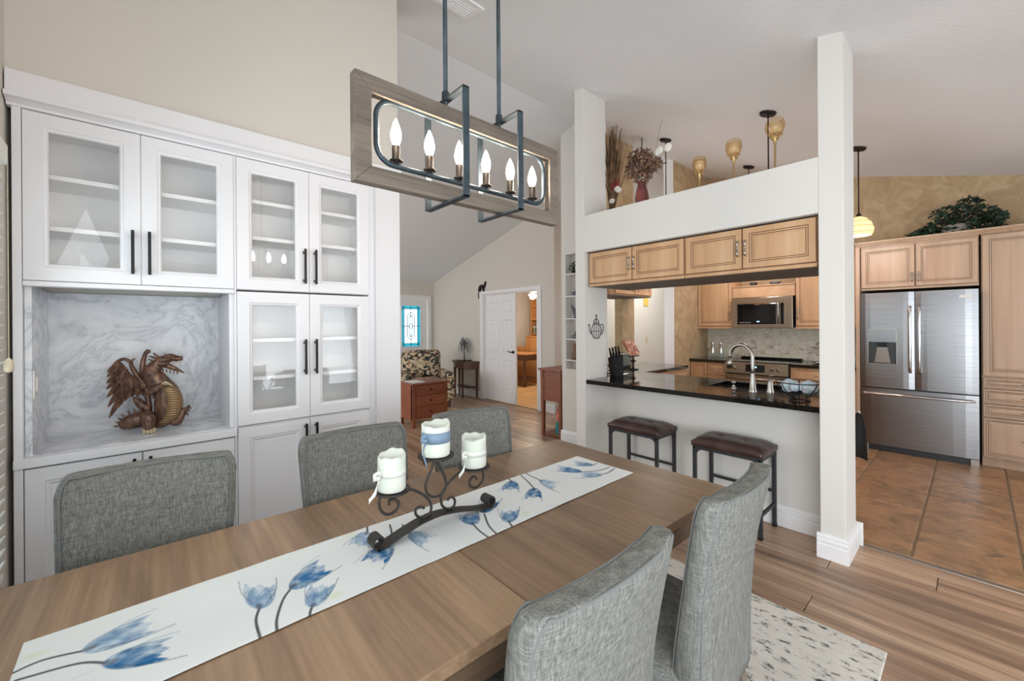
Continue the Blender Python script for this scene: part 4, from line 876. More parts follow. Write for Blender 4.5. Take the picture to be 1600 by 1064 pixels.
# wire bowl with napkins
wb = thing('wire_bowl', 'black wire bowl on the bar countertop beside the column', 'bowl', (3.30, .795, .914))
def ring_pts(r, z, n=32): return [(r * math.cos(2 * PI * i / n), r * math.sin(2 * PI * i / n), z) for i in range(n + 1)]
MB().tube(ring_pts(.135, .125), .0035, 6, cap=False).build('rim', 'black_metal', wb); MB().tube(ring_pts(.06, .004), .0035, 6, cap=False).build('foot_ring', 'black_metal', wb); MB().tube(ring_pts(.05, .028), .003, 6, cap=False).build('waist_ring', 'black_metal', wb)
for i in range(8):
    a = 2 * PI * (i + .3) / 8; MB().tube([(r * math.cos(a), r * math.sin(a), z) for r, z in ((.06, .004), (.05, .028), (.085, .05), (.118, .088), (.135, .125))], .0028, 6).build('rib', 'black_metal', wb)
for i, (x, y, z, rr, lb) in enumerate(((-.01, .055, .098, .05, 'pale blue patterned cloth bundle in the wire bowl, left side'), (.0, -.055, .098, .05, 'pink and white cloth bundle in the wire bowl, right side'), (-.07, -.0, .10, .034, 'teal patterned cloth bundle at the front of the wire bowl'))):
    g = MB(); nu, nv = 20, 12; vs = []
    for q in range(nv + 1):
        t = PI * q / nv
        for j in range(nu): a = 2 * PI * j / nu; r_ = rr * (1 + .14 * math.sin(3 * a + i) * math.sin(t) + .10 * math.sin(5 * t + 2 * a)); vs.append((r_ * math.sin(t) * math.cos(a), r_ * math.sin(t) * math.sin(a), -.85 * r_ * math.cos(t)))
    g.add(vs, [(q * nu + j, q * nu + (j + 1) % nu, (q + 1) * nu + (j + 1) % nu, (q + 1) * nu + j) for q in range(nv) for j in range(nu)], True)
    tag(g.build('cloth_bundle', 'napkin_print', loc=(3.30 + x, .795 + y, .914 + z)), lb, 'cloth', 'cloth bundles in the wire bowl')
# knife block
kb_ = thing('knife_block', 'black knife block with black-handled knives against the pilaster', 'knife block', (3.555, 2.405, .914), -.3)
MB().hexa([(-.05, -.045, 0), (.05, -.045, 0), (.05, .045, 0), (-.05, .045, 0)], [(-.075, -.045, .185), (.045, -.045, .215), (.045, .045, .215), (-.075, .045, .185)]).build('block', 'black_cloth', kb_, bevel=.004)
for i in range(3):
    for j in range(2):
        x, y = -.05 + i * .035, -.022 + j * .044; z = .192 + (x + .075) * .25; MB().tube([(x, y, z - .01), (x - .012, y, z + .045), (x - .02, y, z + .085)], [.009, .011, .009], 8).build('knife_handle', 'black_gloss', kb_); MB().tube([(x, y, z - .004), (x - .004, y, z + .012)], .0098, 8).build('bolster', 'nickel', kb_)
# cookbook stand
bs_ = thing('cookbook_stand', 'black cookbook stand holding an open cookbook behind the bar', 'stand', (4.20, 2.62, .914), .15)
MB().lathe([(.06, 0), (.06, .008), (.02, .014), (.008, .03), (.008, .08), (.035, .10), (.008, .12), (.008, .15)], (0, 0, 0), 16).build('pedestal', 'black_metal', bs_); MB().box(-.12, .12, -.03, .005, .15, .16).build('ledge', 'black_metal', bs_)
bk_ = thing('open_cookbook', 'open cookbook with food photographs on the black stand', 'book', (4.20, 2.605, 1.077), .15); bk_.rotation_euler = (-.25, 0, .1)
for s_ in (-1, 1): MB().hexa([(0, -.012, 0), (s_ * .125, -.022, 0), (s_ * .125, -.012, 0), (0, .0, 0)] if s_ > 0 else [(-.125, -.022, 0), (0, -.012, 0), (0, 0, 0), (-.125, -.012, 0)], [(0, .05, .19), (s_ * .125, .04, .19), (s_ * .125, .05, .19), (0, .062, .19)] if s_ > 0 else [(-.125, .04, .19), (0, .05, .19), (0, .062, .19), (-.125, .05, .19)]).build('page_block', 'book_photo', bk_)
# toaster
ts_ = thing('toaster', 'grey-green toaster on the counter behind the knife block', 'toaster', (4.33, 2.86, .914), .1); MB().box(-.13, .13, -.075, .075, .012, .175).build('body', 'toaster_green', ts_, bevel=.025, seg=4)
g = MB(); g.box(-.09, .09, -.035, -.015, .175, .177).box(-.09, .09, .015, .035, .175, .177); g.build('slot', 'black_gloss', ts_); MB().box(-.135, -.128, -.012, .012, .09, .115).build('lever', 'black_gloss', ts_); MB().box(-.11, .11, -.06, .06, 0, .012).build('base', 'black_gloss', ts_)
# towel at the peninsula end
tw = thing('hanging_towel', 'black towel hanging from a white knob at the peninsula end', 'towel', (3.95, .587, 0), PI / 2)
g = MB(); nn = 9; vs = []
for i in range(nn):
    u = i / (nn - 1)
    for zz, sp in ((.44, .055), (.56, .05), (.68, .042), (.75, .028), (.775, .012)): vs.append((lerp(-sp, sp, u) , -.025 + .010 * math.sin(u * 9 + zz * 4), zz - .03 * abs(u - .5)))
for i in range(nn):
    u = i / (nn - 1)
    for zz, sp in ((.44, .055), (.56, .05), (.68, .042), (.75, .028), (.775, .012)): vs.append((lerp(-sp, sp, u), -.008 + .006 * math.sin(u * 9 + zz * 4), zz - .03 * abs(u - .5)))
o2 = nn * 5; fs = []
for i in range(nn - 1):
    for j in range(4): a = i * 5 + j; fs.append((a, a + 5, a + 6, a + 1)); fs.append((o2 + a, o2 + a + 1, o2 + a + 6, o2 + a + 5))
    fs.append((i * 5, o2 + i * 5, o2 + i * 5 + 5, i * 5 + 5)); a = i * 5 + 4; fs.append((a, a + 5, o2 + a + 5, o2 + a))
for i in (0, nn - 1):
    for j in range(4): a = i * 5 + j; fs.append((a, a + 1, o2 + a + 1, o2 + a))
g.add(vs, fs, True); g.build('towel_cloth', 'black_cloth', tw); MB().ell((0, -.03, .765), (.013, .013, .013)).build('knob', 'white_plastic', tw)
# peninsula base cabinets (kitchen side)
pb = thing('peninsula_cabinet', 'maple peninsula base behind the white half wall', 'cabinet', (3.47, .64, 0)); MB().box(0, .57, 0, 1.81, .09, .69).box(0, .095, 0, 1.81, .69, .874).box(.51, .57, 0, 1.81, .69, .874).box(.095, .51, 0, .215, .69, .874).box(.095, .51, .885, 1.81, .69, .874).build('carcass', 'maple', pb); MB().box(.03, .50, .02, 1.8, 0, .09).build('toe_kick', 'dark_void', pb)
lb_ = thing('corner_base_cabinet', 'maple base cabinet under the counter leg with the toaster', 'cabinet', (4.06, 2.43, 0)); MB().box(0, 1.02, 0, .62, .09, .874).build('carcass', 'maple', lb_); MB().box(.0, 1.0, .06, .6, 0, .09).build('toe_kick', 'dark_void', lb_)
for i in range(2): wood_door(lb_, .02 + i * .5, .12, .48, .72, 'maple', 'glaze', handle=(.42 if i == 0 else .06, .6, True, .1)).location.y = -.021
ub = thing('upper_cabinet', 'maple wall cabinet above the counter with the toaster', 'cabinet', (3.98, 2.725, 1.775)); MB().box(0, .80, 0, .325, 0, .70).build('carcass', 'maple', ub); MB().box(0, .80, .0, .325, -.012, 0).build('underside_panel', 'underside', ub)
for i in range(2): wood_door(ub, .01 + i * .395, .01, .385, .68, 'maple', 'glaze', handle=(.34 if i == 0 else .045, .09, True, .1)).location.y = -.021

# ------------------------------------------------------------------ back wall run: fridge, pantry, range
FX = 6.13
fg = thing('refrigerator', 'stainless french door refrigerator with water dispenser', 'refrigerator', (FX, .886, 0), RZ)
Wf = .908
MB().box(.004, Wf - .004, .06, .66, .03, 1.755).build('cabinet_body', 'steel_dark', fg)
def curved_door(name, x0, x1, z0, z1, parent, cut=None):
    g = MB(); n = 10
    for i in range(n):
        pass
    vs = []; T = .058
    for i in range(n + 1):
        u = i / n; x = lerp(x0, x1, u); b_ = .012 * (1 - (2 * u - 1) ** 8)
        vs += [(x, -b_ + .012, z0), (x, -b_ + .012, z1), (x, T, z1), (x, T, z0)]
    fs = [(i * 4 + j, i * 4 + 4 + j, i * 4 + 4 + (j + 1) % 4, i * 4 + (j + 1) % 4) for i in range(n) for j in range(4)] + [(0, 1, 2, 3), (n * 4 + 3, n * 4 + 2, n * 4 + 1, n * 4)]
    g.add(vs, fs, False); return g.build(name, 'steel', parent)
xs = .452
dl = curved_door('left_door', .004, xs - .003, .715, 1.762, fg); dr = curved_door('right_door', xs + .003, Wf - .004, .715, 1.762, fg); fz = curved_door('freezer_drawer', .004, Wf - .004, .075, .70, fg)
MB().box(.05, Wf - .05, .03, .06, .0, .075).build('kick_grille', 'steel_dark', fg, bevel=.003)
for x in (.0, Wf - .07): MB().box(x + .002, x + .068, .0, .07, 0.0, .072).build('foot_cover', 'nickel', fg, bevel=.006)
for d, x in ((dl, xs - .036), (dr, xs + .036)):
    MB().tube(cr([(x, .0, .90), (x, -.034, .93), (x, -.044, 1.10), (x, -.046, 1.25), (x, -.044, 1.40), (x, -.034, 1.57), (x, .0, 1.60)], 5), .0135, 10).build('handle', 'chrome', d)
MB().tube(cr([(.04, 0, .645), (.055, -.036, .645), (.25, -.05, .645), (.454, -.054, .645), (.66, -.05, .645), (.852, -.036, .645), (.868, 0, .645)], 5), .013, 10).build('handle', 'chrome', fz)
MB().rings([(0, .002), (0, -.004), (.006, -.004), (.008, -.001)], .245, .39, .068, .972).build('dispenser_frame', 'nickel', dl); MB().box(.078, .303, -.006, .0, 1.22, 1.352).build('dispenser_panel', 'steel', dl)
MB().rings([(0, -.004), (.004, -.004), (.03, -.0015)], .225, .235, .078, .982, mats=[0, 0]).build('dispenser_recess', 'steel_dark', dl); MB().box(.15, .235, -.018, -.001, 1.165, 1.215).build('dispenser_spout', 'black_gloss', dl, bevel=.004); MB().hexa([(.125, -.004, .99), (.26, -.004, .99), (.26, 0, .99), (.125, 0, .99)], [(.15, -.010, 1.16), (.235, -.010, 1.16), (.235, 0, 1.16), (.15, 0, 1.16)]).build('dispenser_paddle', 'nickel', dl)
MB().box(.775, .865, -.004, .002, 1.675, 1.705).build('badge', 'white_plastic', dr, bevel=.001)
# over-fridge cabinet, side panel, pantry
of = thing('fridge_top_cabinet', 'pale maple cabinet with two doors above the refrigerator', 'cabinet', (6.20, .886, 1.80), RZ)
MB().box(0, .908, .021, .58, 0, .50).build('carcass', 'maple_pale', of); wood_door(of, .004, .025, .446, .455, 'maple_pale', 'glaze_pale', handle=(.424, .10, True, .10)); wood_door(of, .456, .025, .448, .455, 'maple_pale', 'glaze_pale', handle=(.022, .10, True, .10))
sp_ = MB().box(6.16, 6.79, .89, .925, 0, 2.30).build('fridge_side_panel', 'maple_pale'); tag(sp_, 'tall maple end panel on the left of the refrigerator', 'panel')
pn = thing('pantry_cabinet', 'tall pale maple pantry with drawers right of the refrigerator', 'cabinet', (6.20, -.036, 0), RZ)
MB().box(0, .62, .021, .59, .09, 2.30).build('carcass', 'maple_pale', pn); MB().box(0, .62, .06, .59, 0, .09).build('toe_kick', 'maple_pale', pn)
wood_door(pn, .006, .90, .606, 1.39, 'maple_pale', 'glaze_pale', st=.06)
for z0, z1 in ((.785, .885), (.635, .775), (.50, .625), (.105, .49)):
    wood_door(pn, .006, z0, .606, z1 - z0, 'maple_pale', 'glaze_pale', name='drawer', st=.032, handle=(.303, (z1 - z0) / 2, False, .11))
cw = MB(); pr = [(0, 0), (-.012, .0), (-.02, .012), (-.05, .035), (-.055, .05), (0, .05)]
cw.prism([(6.20 + a, 2.30 + b_) for a, b_ in pr], -.66, .93, axis=1); cro = cw.build('trim_11', 'maple_pale'); struct(cro)
struct(MB().box(6.20, 6.79, -.66, .93, 2.30, 2.312).build('trim_12', 'maple_pale'))
# backsplash bricks
bsr = sroot('wall_backsplash'); MB().box(6.787, 6.80, .93, 2.87, .914, 1.40).build('mortar', 'backsplash_grout', bsr)
bm = None
for r_ in range(7):
    for q in range(11):
        y = .93 + q * .205 - (.1 if r_ % 2 else 0); y0_, y1_ = max(y, .93), min(y + .2, 2.868)
        if y1_ - y0_ < .03: continue
        if bm is None:
            o = MB().box(-.006, 0, -.5, .5, -.032, .032).build('brick', 'backsplash', bsr); bm = o.data
        else: o = bpy.data.objects.new('brick', bm); COL.objects.link(o); o.parent = bsr
        o.location = (6.787, (y0_ + y1_) / 2, .95 + r_ * .068); o.scale = (1, y1_ - y0_, 1)
# upper cabinets
CXU = 6.42
def upper(label, ya, yb, z0, z1, doors, side_handle):
    c = thing('upper_cabinet', label, 'cabinet', (CXU, ya, z0), RZ); Wd = ya - yb; H = z1 - z0
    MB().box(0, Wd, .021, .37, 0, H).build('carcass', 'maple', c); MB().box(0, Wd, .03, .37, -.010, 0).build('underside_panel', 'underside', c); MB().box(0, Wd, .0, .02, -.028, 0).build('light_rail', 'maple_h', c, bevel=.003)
    w_ = Wd / doors
    for i in range(doors): wood_door(c, i * w_ + .006, .012, w_ - .012, H - .03, 'maple', 'glaze', handle=((w_ - .04) if (side_handle == 'R' and i == doors - 1) or (doors == 2 and i == 0) else .028, .15, True, .13))
    return c
upper('maple upper cabinet left of the microwave', 2.868, 2.365, 1.385, 2.25, 1, 'R')
upper('maple upper cabinet right of the microwave, partly behind the column', 1.585, .93, 1.385, 2.25, 1, 'L')
cu = thing('upper_cabinet', 'short maple panel cabinet directly above the microwave', 'cabinet', (CXU, 2.36, 1.80), RZ); MB().box(0, .77, .01, .37, 0, .15).build('carcass', 'maple_h', cu); MB().box(-.003, .773, -.008, .37, .15, .165).build('top_ledge', 'maple_h', cu, bevel=.003)
cwu = MB(); cwu.prism([(CXU + a, 2.25 + b_ * 1.6) for a, b_ in pr], .92, 1.585, axis=1); struct(cwu.build('trim_13', 'maple'))
# small things on the ledge above the microwave
for i, (y, w_, h_, mt_, lb) in enumerate(((2.12, .09, .05, 'book_dark', 'small dark dish on the ledge above the microwave'), (1.85, .12, .04, 'figurine_grey', 'small grey dish on the ledge above the microwave'))):
    tag(MB().lathe([(w_ * .3, 0), (w_ * .5, h_ * .5), (w_ * .62, h_), (w_ * .58, h_), (w_ * .4, h_ * .3)], (CXU + .12, y, 1.965), 16).build('dish', mt_), lb, 'dish')
# microwave
mw = thing('microwave', 'stainless over-the-range microwave with black glass door', 'microwave', (6.36, 2.352, 1.372), RZ)
MB().box(0, .752, .02, .43, 0, .42).build('housing', 'steel_dark', mw); MB().box(0, .752, 0, .02, .0, .42).build('front_face', 'steel_warm', mw, bevel=.004)
MB().rings([(0, 0), (0, -.008), (.012, -.010), (.016, -.010)], .50, .285, .075, .05).build('door', 'black_gloss', mw)
g = MB(); 
for i in range(14):
    for j in range(7): g.box(.16 + i * .024, .166 + i * .024, -.0115, -.0105, .11 + j * .022, .116 + j * .022)
g.build('screen_mesh', 'steel_dark', mw)
MB().tube([(.595, -.0, .055), (.595, -.028, .065), (.595, -.028, .325), (.595, 0, .335)], .010, 8).build('handle', 'nickel', mw)
MB().box(.615, .655, -.010, 0, .05, .335).build('control_panel', 'black_gloss', mw); MB().box(.33, .365, -.0125, -.0105, .078, .092).build('display', 'display_glow', mw)
g = MB()
for i in range(5): g.box(.12 + i * .03, .128 + i * .03, -.0125, -.0105, .065, .08)
g.build('buttons', 'paper_white', mw)
g = MB(); bx_ = .305
for i in range(6): g.box(bx_ + i * .010, bx_ + .007 + i * .010, -.0125, -.0105, .312, .319)
g.build('brand_mark', 'nickel', mw)
# back counters and base cabinets
def base_run(label, ya, yb, fronts):
    c = thing('base_cabinet', label, 'cabinet', (6.15, ya, 0), RZ); Wd = ya - yb
    MB().box(0, Wd, .021, .64, .09, .874).build('carcass', 'maple', c); MB().box(0, Wd, .07, .64, 0, .09).build('toe_kick', 'dark_void', c)
    for kind, x0, x1, z0, z1 in fronts: wood_door(c, x0, z0, x1 - x0, z1 - z0, 'maple', 'glaze', name=kind, st=.045 if kind == 'door' else .03, handle=((x1 - x0) / 2, (z1 - z0) / 2, False, .12) if kind == 'drawer' else (x1 - x0 - .03, z1 - z0 - .12, True, .11))
base_run('maple base cabinet left of the range', 2.866, 2.352, [('door', .01, .245, .10, .865), ('drawer', .255, .505, .70, .865), ('drawer', .255, .505, .41, .69), ('drawer', .255, .505, .10, .40)])
base_run('maple base cabinet right of the range, beside the refrigerator panel', 1.582, .93, [('drawer', .01, .64, .70, .865), ('door', .01, .32, .10, .69), ('door', .33, .64, .10, .69)])
tag(MB().box(6.12, 6.785, 2.352, 2.868, .876, .914).build('back_countertop', 'granite', bevel=.003), 'black granite countertop left of the range', 'countertop')
tag(MB().box(6.12, 6.785, .93, 1.582, .876, .914).build('back_countertop', 'granite', bevel=.003), 'black granite countertop right of the range', 'countertop')
# range
rn = thing('kitchen_range', 'stainless slide-in range under the microwave', 'range', (6.10, 2.348, 0), RZ)
MB().box(0, .762, .03, .68, .05, .905).build('body', 'steel_dark', rn); MB().box(0, .762, 0, .64, .905, .918).build('cooktop', 'black_gloss', rn, bevel=.002)
MB().hexa([(0, -.02, .755), (.762, -.02, .755), (.762, .03, .755), (0, .03, .755)], [(0, .0, .905), (.762, .0, .905), (.762, .03, .905), (0, .03, .905)]).build('control_panel', 'steel_warm', rn)
MB().hexa([(.27, -.0225, .785), (.50, -.0225, .785), (.50, -.01, .785), (.27, -.01, .785)], [(.27, -.009, .88), (.50, -.009, .88), (.50, .0, .88), (.27, .0, .88)]).build('display_panel', 'black_gloss', rn)
MB().box(.365, .405, -.021, -.015, .84, .86).build('display', 'display_glow', rn)
for x in (.055, .125, .58, .655):
    kn = MB().lathe([(.024, 0), (.024, .008), (.018, .012), (.016, .035)], (0, 0, 0), 14).build('knob', 'nickel', rn, loc=(x, -.012, .83)); kn.rotation_euler = (PI / 2 + .13, 0, 0)
MB().rings([(0, .03), (0, -.015), (.004, -.018), (.09, -.018), (.095, -.012)], .752, .50, .005, .235).build('oven_door', 'steel_warm', rn); MB().box(.10, .66, -.014, -.005, .33, .60).build('oven_window', 'black_gloss', rn)
MB().tube([(.05, -.015, .69), (.05, -.06, .695), (.712, -.06, .695), (.712, -.015, .69)], .012, 8).build('oven_handle', 'nickel', rn); MB().box(.005, .757, -.015, .03, .06, .225).build('warming_drawer', 'steel_warm', rn, bevel=.003)
MB().box(.0, .762, .60, .68, .918, .945).build('rear_vent', 'black_gloss', rn, bevel=.004)
for y, lb in ((2.66, 'tall chrome pepper mill on the back counter, left of the pair'), (2.54, 'tall chrome salt mill on the back counter, right of the pair')):
    t = thing('spice_mill', lb, 'mill', (6.45, y, .914)); MB().lathe([(.032, 0), (.034, .01), (.034, .06), (.030, .07)], (0, 0, 0), 16).build('base', 'glass_clear_thin', t); MB().lathe([(.031, .07), (.026, .10), (.026, .20), (.031, .225), (.028, .24), (.01, .243)], (0, 0, 0), 16).build('top', 'chrome', t)
ot = thing('wall_outlet', 'white outlet plate on the brick backsplash behind the mills', 'outlet', (6.779, 2.33, 1.085), RZ); MB().box(0, .075, -.005, 0, 0, .115).build('plate', 'white_plastic', ot, bevel=.002)
for z in (.025, .065): MB().box(.022, .053, -.008, -.005, z, z + .028).build('socket', 'ivory_plastic', ot, bevel=.001)
sr = thing('spoon_rest', 'shiny silver spoon rest on the counter right of the range', 'spoon rest', (6.40, 1.30, .914)); MB().ell((0, 0, .018), (.06, .11, .018), 14, 8).build('dish', 'chrome', sr); MB().tube([(0, -.09, .02), (0, -.17, .035)], .008, 8).build('grip', 'chrome', sr)
sw = thing('light_switch', 'small ivory switch plate on the passage wall seen through the kitchen', 'switch', (7.70, 4.503, 1.05)); MB().box(0, .075, 0, .006, 0, .12).build('plate', 'ivory_plastic', sw, bevel=.002); MB().box(.03, .045, -.006, 0, .045, .075).build('toggle', 'ivory_plastic', sw)
yb_ = thing('wall_calendar', 'narrow yellow hanging on the passage wall behind the kitchen', 'wall hanging', (7.62, 4.50, 1.80)); MB().box(0, .18, 0, .008, 0, .42).build('sheet', 'yellow_paint', yb_); MB().box(0, .18, -.004, 0, .40, .42).build('top_bar', 'ivory_plastic', yb_)

# ivy on the fridge cabinet
iv = thing('potted_ivy', 'dark green ivy arrangement on top of the refrigerator cabinet', 'plant', (6.42, .14, 2.352))
MB().lathe([(.09, 0), (.11, .06), (.125, .10), (.11, .10), (.08, .02)], (0, 0, 0), 18).build('planter', 'ivy_basket', iv)
g = MB(); rr_ = random.Random(11)
for i in range(950):
    u = rr_.uniform(-1, 1); yy = u * .34; hh = .34 * (1 - abs(u + .25) ** 1.8 * .6) ; z = .02 + rr_.random() * hh * (.55 if u > .5 else 1); x = rr_.uniform(-.15, .13)
    if u < -.55: z *= .75
    c_ = Vector((x, yy, max(.012, z))); s_ = rr_.uniform(.024, .044); dirv = Vector((rr_.uniform(-1, .3), rr_.uniform(-1, 1), rr_.uniform(-.6, .5))).normalized(); nrm = Vector((rr_.uniform(-1, 0), rr_.uniform(-.6, .6), rr_.uniform(0, 1))).normalized(); sd = dirv.cross(nrm).normalized()
    P = [c_, c_ + dirv * s_ * .5 + sd * s_ * .7, c_ + dirv * s_ * .9 + sd * s_ * .35, c_ + dirv * s_ * 1.6, c_ + dirv * s_ * .9 - sd * s_ * .35, c_ + dirv * s_ * .5 - sd * s_ * .7]; m_ = c_ + dirv * s_ * .8 - nrm * s_ * .15
    if min(p.z for p in P) < .004: continue
    g.add(P + [m_], [(6, 0, 1), (6, 1, 2), (6, 2, 3), (6, 3, 4), (6, 4, 5), (6, 5, 0)])
fo = g.build('foliage', 'ivy_leaf', iv); fo['kind'] = 'stuff'

# ------------------------------------------------------------------ pendants
def pendant(label, x, y, drop_to, glow=True, power=4):
    zc2 = ceil_z(y); t = thing('pendant_light', label, 'pendant light', (x, y, drop_to)); H = zc2 - drop_to
    cn = MB().lathe([(.01, -.03), (.06, -.025), (.068, -.012), (.068, .004)], (0, 0, 0), 24).build('canopy', 'bronze_dark', t, loc=(0, 0, H)); cn.rotation_euler = (math.atan(.255), 0, 0)
    MB().tube([(0, 0, .22), (0, 0, H)], .006, 8).build('rod', 'bronze_dark', t); MB().lathe([(.02, .19), (.022, .21), (.012, .23)], (0, 0, 0), 14).build('socket_cap', 'bronze_dark', t)
    MB().lathe([(.10, .0), (.118, .03), (.12, .07), (.10, .13), (.06, .175), (.022, .195)], (0, 0, 0), 24, capb=False, capt=False).build('shade', 'pendant_glow', t)
    g = MB()
    for z, r in ((.03, .119), (.09, .116), (.14, .094)): g.tube(ring_pts(r + .001, z), .002, 5, cap=False)
    g.build('shade_bands', 'bronze_dark', t)
    return t
pendant('black rod pendant directly behind the tallest goblet on the ledge', 4.264, 1.253, 2.33)
pendant('black rod pendant rising behind the red vase on the ledge', 4.752, 2.498, 2.33)
pendant('farthest rod pendant, seen between the two taller goblets', 6.124, 2.034, 2.33)
pendant('amber glass pendant glowing beside the white column', 5.523, .801, 2.33)
point_light('kitchen_pendant_bulb', (4.264, 1.253, 2.28), 7, (.98, .98, 1)); point_light('kitchen_pendant_bulb', (4.752, 2.30, 2.28), 6, (.98, .98, 1)); point_light('kitchen_pendant_bulb', (6.0, 2.0, 2.26), 7, (.98, .98, 1)); point_light('kitchen_pendant_bulb', (5.523, .80, 2.26), 7, (.98, .98, 1))
ln = thing('ceiling_lantern', 'small dark lantern glowing behind the dried flowers', 'ceiling light', (4.62, 2.74, 3.42))
MB().lathe([(.02, .10), (.10, .085), (.105, .07), (.02, .07)], (0, 0, 0), 18).build('hood', 'bronze_dark', ln); MB().tube([(0, 0, .09), (0, 0, ceil_z(2.74) - 3.42)], .006, 8).build('stem', 'bronze_dark', ln); MB().lathe([(.02, -.03), (.045, -.02), (.055, .02), (.04, .07)], (0, 0, 0), 16).build('globe', 'pendant_glow', ln)
# ------------------------------------------------------------------ ledge decor
LZ = 2.46
def goblet(label, y, h, r, x=3.6):
    t = thing('goblet_votive', label, 'candle holder', (x, y, LZ), 0, 'amber glass goblets on the ledge')
    MB().lathe([(.045, 0), (.045, .004), (.010, .01), (.007, .03), (.007, h - .22), (.012, h - .17), (.024, h - .145)], (0, 0, 0), 16).build('stem', 'gold_metal', t)
    zb = h - .145; MB().lathe([(.015, zb), (r * .7, zb + .02), (r, zb + .06), (r * 1.02, zb + .085), (r * .93, zb + .115), (r * .80, zb + .135)], (0, 0, 0), 24, capt=False).build('bowl', 'glass_amber', t)
    g = MB()
    for i in range(6): a = 2 * PI * i / 6; g.tube(cr([(.02 * math.cos(a), .02 * math.sin(a), zb - .02), (.034 * math.cos(a + .3), .034 * math.sin(a + .3), zb + .005), (r * .8 * math.cos(a), r * .8 * math.sin(a), zb + .022)], 4), .0045, 6)
    g.build('scroll_collar', 'gold_metal', t); MB().lathe([(r * .62, zb + .025), (r * .64, zb + .095), (r * .55, zb + .098)], (0, 0, 0), 20).build('candle_insert', 'votive_wax', t); return t
goblet('shortest amber glass goblet candle holder on the ledge', 1.585, .42, .056)
goblet('middle-height amber glass goblet candle holder on the ledge', 1.307, .475, .060)
goblet('tallest amber glass goblet candle holder on the ledge, nearest the column', 1.012, .535, .066)
def blob_leaves(g, c, R_, n, s0, s1, rn_):
    for i in range(n):
        d = Vector((rn_.gauss(0, 1), rn_.gauss(0, 1), rn_.gauss(0, 1))).normalized(); p = Vector(c) + Vector((d.x * R_[0], d.y * R_[1], d.z * R_[2])) * rn_.random() ** .4
        a = Vector((rn_.gauss(0, 1), rn_.gauss(0, 1), rn_.gauss(0, 1))).normalized(); b_ = a.cross(d).normalized() if a.cross(d).length > .01 else a.orthogonal(); s_ = rn_.uniform(s0, s1)
        g.add([p, p + a * s_ + b_ * s_ * .5, p + a * s_ * 1.8, p + a * s_ - b_ * s_ * .5, p + a * s_ * .9 + d * s_ * .3], [(0, 1, 4), (1, 2, 4), (2, 3, 4), (3, 0, 4)])
rq = random.Random(5)
vs_ = thing('flower_vase', 'dark red vase with dried brown flowers on the ledge', 'vase', (3.35, 1.99, LZ))
MB().lathe([(.045, 0), (.058, .05), (.062, .10), (.05, .17), (.034, .22), (.040, .245), (.034, .245), (.03, .22)], (0, 0, 0), 22).build('vase', 'vase_red', vs_)
g = MB(); blob_leaves(g, (0, .01, .40), (.10, .16, .15), 650, .014, .032, rq); blob_leaves(g, (0, -.14, .36), (.05, .07, .06), 120, .012, .022, rq); g.build('dried_blooms', 'dried_flower', vs_)['kind'] = 'stuff'
g = MB()
for i in range(16): a = rq.uniform(0, 2 * PI); r_ = rq.uniform(.04, .12); g.tube([(0, 0, .12), (r_ * .5 * math.cos(a), r_ * .5 * math.sin(a), .25), (r_ * math.cos(a), r_ * math.sin(a), .36)], .002, 4)
g.tube([(0, -.02, .2), (-.01, -.14, .5), (0, -.2, .74)], .0016, 4); g.tube([(0, -.02, .2), (.01, -.17, .42), (0, -.25, .47)], .0016, 4); g.build('stems', 'dried_stem', vs_)['kind'] = 'stuff'
for y, z, r_ in ((-.25, .48, .034), (-.175, .48, .03), (-.145, .47, .028)): MB().ell((.0, y, z), (.008, r_, r_ * 1.1), 12, 8).build('white_petal', 'orchid_white', vs_)
gr = thing('dried_grass_bundle', 'tall bundle of dried brown grass against the pilaster on the ledge', 'dried grass', (3.6, 2.475, LZ))
MB().lathe([(.05, 0), (.06, .04), (.05, .12), (.035, .16), (.03, .15)], (0, 0, 0), 18).build('pot', 'bronze_dark', gr)
g = MB()
for i in range(260):
    a = rq.uniform(0, 2 * PI); r0 = rq.uniform(0, .02); sp = abs(rq.gauss(0, .06)); h_ = rq.uniform(.5, 1.0); tp = (max(-.1, min(.1, sp * math.cos(a))), min(.09, sp * math.sin(a) * 1.0 - .02), h_)
    g.tube([(r0 * math.cos(a), r0 * math.sin(a), .1), (tp[0] * .4, tp[1] * .4, .1 + h_ * .4), tp], [.003, .0045, .0025], 4)
for tp in ((0, -.26, .80), (0, -.15, .92), (.0, -.19, .55)): g.tube(cr([(0, 0, .1), (0, tp[1] * .4, tp[2] * .55), tp], 4), .0013, 4)
g.build('grass_stems', 'dried_stem', gr)['kind'] = 'stuff'
g = MB(); blob_leaves(g, (-.03, -.05, .38), (.04, .06, .04), 70, .012, .02, rq); g.build('red_blooms', 'flower_red', gr)
for y, z in ((-.11, .31), (-.03, .22), (-.09, .33)): MB().ell((-.05, y, z), (.012, .034, .026), 12, 8).build('white_petal', 'orchid_white', gr)
kt = thing('metal_figurine', 'small dark metal figurine with a curled handle at the ledge end', 'figurine', (3.50, 2.36, LZ)); MB().lathe([(.03, 0), (.04, .03), (.034, .07), (.018, .10), (.008, .125)], (0, 0, 0), 16).build('body', 'bronze_dark', kt); MB().tube(cr([(0, -.03, .03), (0, -.07, .06), (0, -.075, .11), (0, -.05, .13), (0, -.03, .115)], 5), .005, 6).build('handle', 'bronze_dark', kt)
